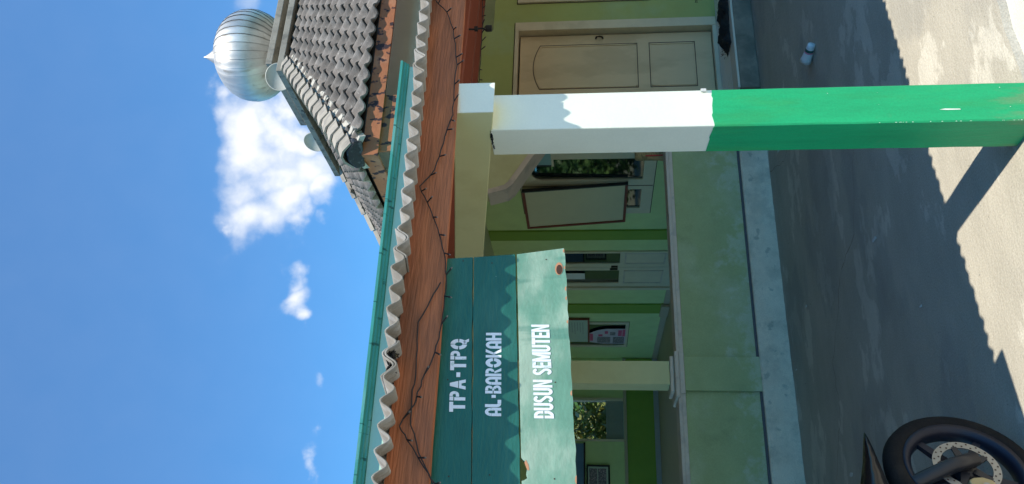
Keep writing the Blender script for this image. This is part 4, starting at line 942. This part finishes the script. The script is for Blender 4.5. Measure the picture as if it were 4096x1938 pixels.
# rest of the machine, outside the picture: the bars are turned, the body stands to the left
bd = Vector((-.97, .24, 0)).normalized(); bs = Vector((bd.y, -bd.x, 0)); B0 = HUB + Vector((-.30, .10, 0))
def bp(a, b, c=0): return B0 + bd*a + wz*b + bs*c
MB().tube([bp(.0,.58,-.06), bp(.0,.58,.06)], .028, 10).build('steering_yoke', 'fork', bike)
MB().tube([bp(.02,.58), bp(.10,.74)], .022, 10).build('steering_column', 'fork', bike)
MB().tube([bp(.20,.80,-.22), bp(.12,.78,-.1), bp(.10,.75,0), bp(.12,.78,.1), bp(.20,.80,.22)], .013, 10).build('handlebar', 'fork', bike)
MB().quad_box([bp(.04,.30,-.12), bp(.04,.30,.12), bp(.22,.10,.12), bp(.22,.10,-.12), bp(.06,.70,-.10), bp(.06,.70,.10), bp(.20,.72,.08), bp(.20,.72,-.08)]).build('leg_shield', 'gloss_black', bike, bevel=.02)
MB().quad_box([bp(.20,.05,-.10), bp(.20,.05,.10), bp(1.10,.10,.10), bp(1.10,.10,-.10), bp(.22,.16,-.09), bp(.22,.16,.09), bp(1.12,.42,.09), bp(1.12,.42,-.09)]).build('body', 'gloss_black', bike, bevel=.03)
MB().quad_box([bp(.48,.38,-.11), bp(.48,.38,.11), bp(1.20,.46,.10), bp(1.20,.46,-.10), bp(.50,.45,-.10), bp(.50,.45,.10), bp(1.20,.53,.08), bp(1.20,.53,-.08)]).build('seat', 'tyre', bike, bevel=.02)
MB().lathe([(.205,-.035),(.235,-.048),(.279,0),(.235,.048),(.205,.035),(.205,-.035)], B0+bd*.95, bs, 36).build('rear_wheel', 'tyre', bike, smooth=True)

# ================================================================== garden behind
def leaf_mesh(center, rad, count, size, seed, blade=False):
    rr = random.Random(seed); mb = MB(); c = Vector(center)
    lumps = [Vector((rr.gauss(0,.5)*rad[0], rr.gauss(0,.5)*rad[1], rr.gauss(0,.45)*rad[2])) for _ in range(9)]
    for i in range(count):
        l = rr.choice(lumps); d = Vector((rr.gauss(0,1), rr.gauss(0,1), rr.gauss(0,1))).normalized()
        p = c + l + Vector((d.x*rad[0], d.y*rad[1], d.z*rad[2]))*rr.uniform(.25,.62)
        a = Vector((rr.uniform(-1,1), rr.uniform(-1,1), rr.uniform(-.6,1))).normalized(); b = a.cross(Vector((rr.uniform(-1,1), rr.uniform(-1,1), rr.uniform(-1,1)))).normalized()
        s = size*rr.uniform(.6,1.3); w = s*(.09 if blade else .42)
        mb.face([p, p+a*s*.5+b*w, p+a*s, p+a*s*.5-b*w])
    return mb
def bush(name, label, cat, loc, rad, count, size, mt, seed, blade=False, grp=None):
    o = thing(name, label, cat, (loc[0], loc[1], -.02), grp)
    leaf_mesh((loc[0], loc[1], rad[2]*.95), rad, count, size, seed, blade).build('crown', mt, o)
    rr = random.Random(seed+1); st = MB()
    for i in range(5): st.tube([(loc[0]+rr.uniform(-.1,.1), loc[1]+rr.uniform(-.1,.1), -.02), (loc[0]+rr.uniform(-.4,.4)*rad[0], loc[1]+rr.uniform(-.4,.4)*rad[1], rad[2]*1.1)], [.03,.012], 6)
    st.build('stem', 'bark', o); return o
bush('spiky_shrub', 'yellow green spiky shrub seen through the back window opening', 'shrub', (3.75,18.0), (.8,.6,1.0), 1500, .42, 'leaf_b', 31, True, 'garden shrubs behind the veranda')
bush('leafy_bush', 'bright green leafy bush right of the spiky shrub outside the window', 'bush', (4.75,18.6), (.8,.7,1.25), 2600, .13, 'leaf_a', 32, False, 'garden shrubs behind the veranda')
bush('leafy_bush', 'dark green bush behind the spiky shrub outside the window', 'bush', (3.6,20.2), (1.6,.9,1.5), 3000, .16, 'leaf_c', 33, False, 'garden shrubs behind the veranda')
bush('leafy_bush', 'dense green bush mirrored in the arched window glass', 'bush', (-.5,19.0), (1.7,1.1,1.5), 3600, .16, 'leaf_a', 34, False, 'garden shrubs behind the veranda')
def tree(loc, h, rad, seed, label):
    o = thing('garden_tree', label, 'tree', (loc[0], loc[1], -.02), 'trees behind the veranda'); rr = random.Random(seed)
    t = MB().tube([(loc[0],loc[1],-.02),(loc[0]+.1,loc[1],h*.3),(loc[0]-.05,loc[1]+.1,h*.6),(loc[0],loc[1],h*.85)], [.16,.12,.08,.03], 10)
    for i in range(7):
        z = h*(.4+.06*i); a = rr.uniform(0,6.28); t.tube([(loc[0],loc[1],z),(loc[0]+math.cos(a)*rad*.7,loc[1]+math.sin(a)*rad*.7,z+rad*.5)], [.05,.015], 6)
    t.build('trunk', 'bark', o); leaf_mesh((loc[0],loc[1],h*.68), (rad,rad,h*.34), 4200, .24, seed).build('crown', 'leaf_c', o)
tree((-.6,21.5), 4.6, 1.7, 41, 'garden tree reflected in the veranda window panes')
tree((4.6,23.5), 4.2, 1.6, 42, 'tree behind the bushes outside the back window')
tree((-4.5,24.0), 5.0, 1.9, 43, 'tree at the far left of the garden behind the veranda')
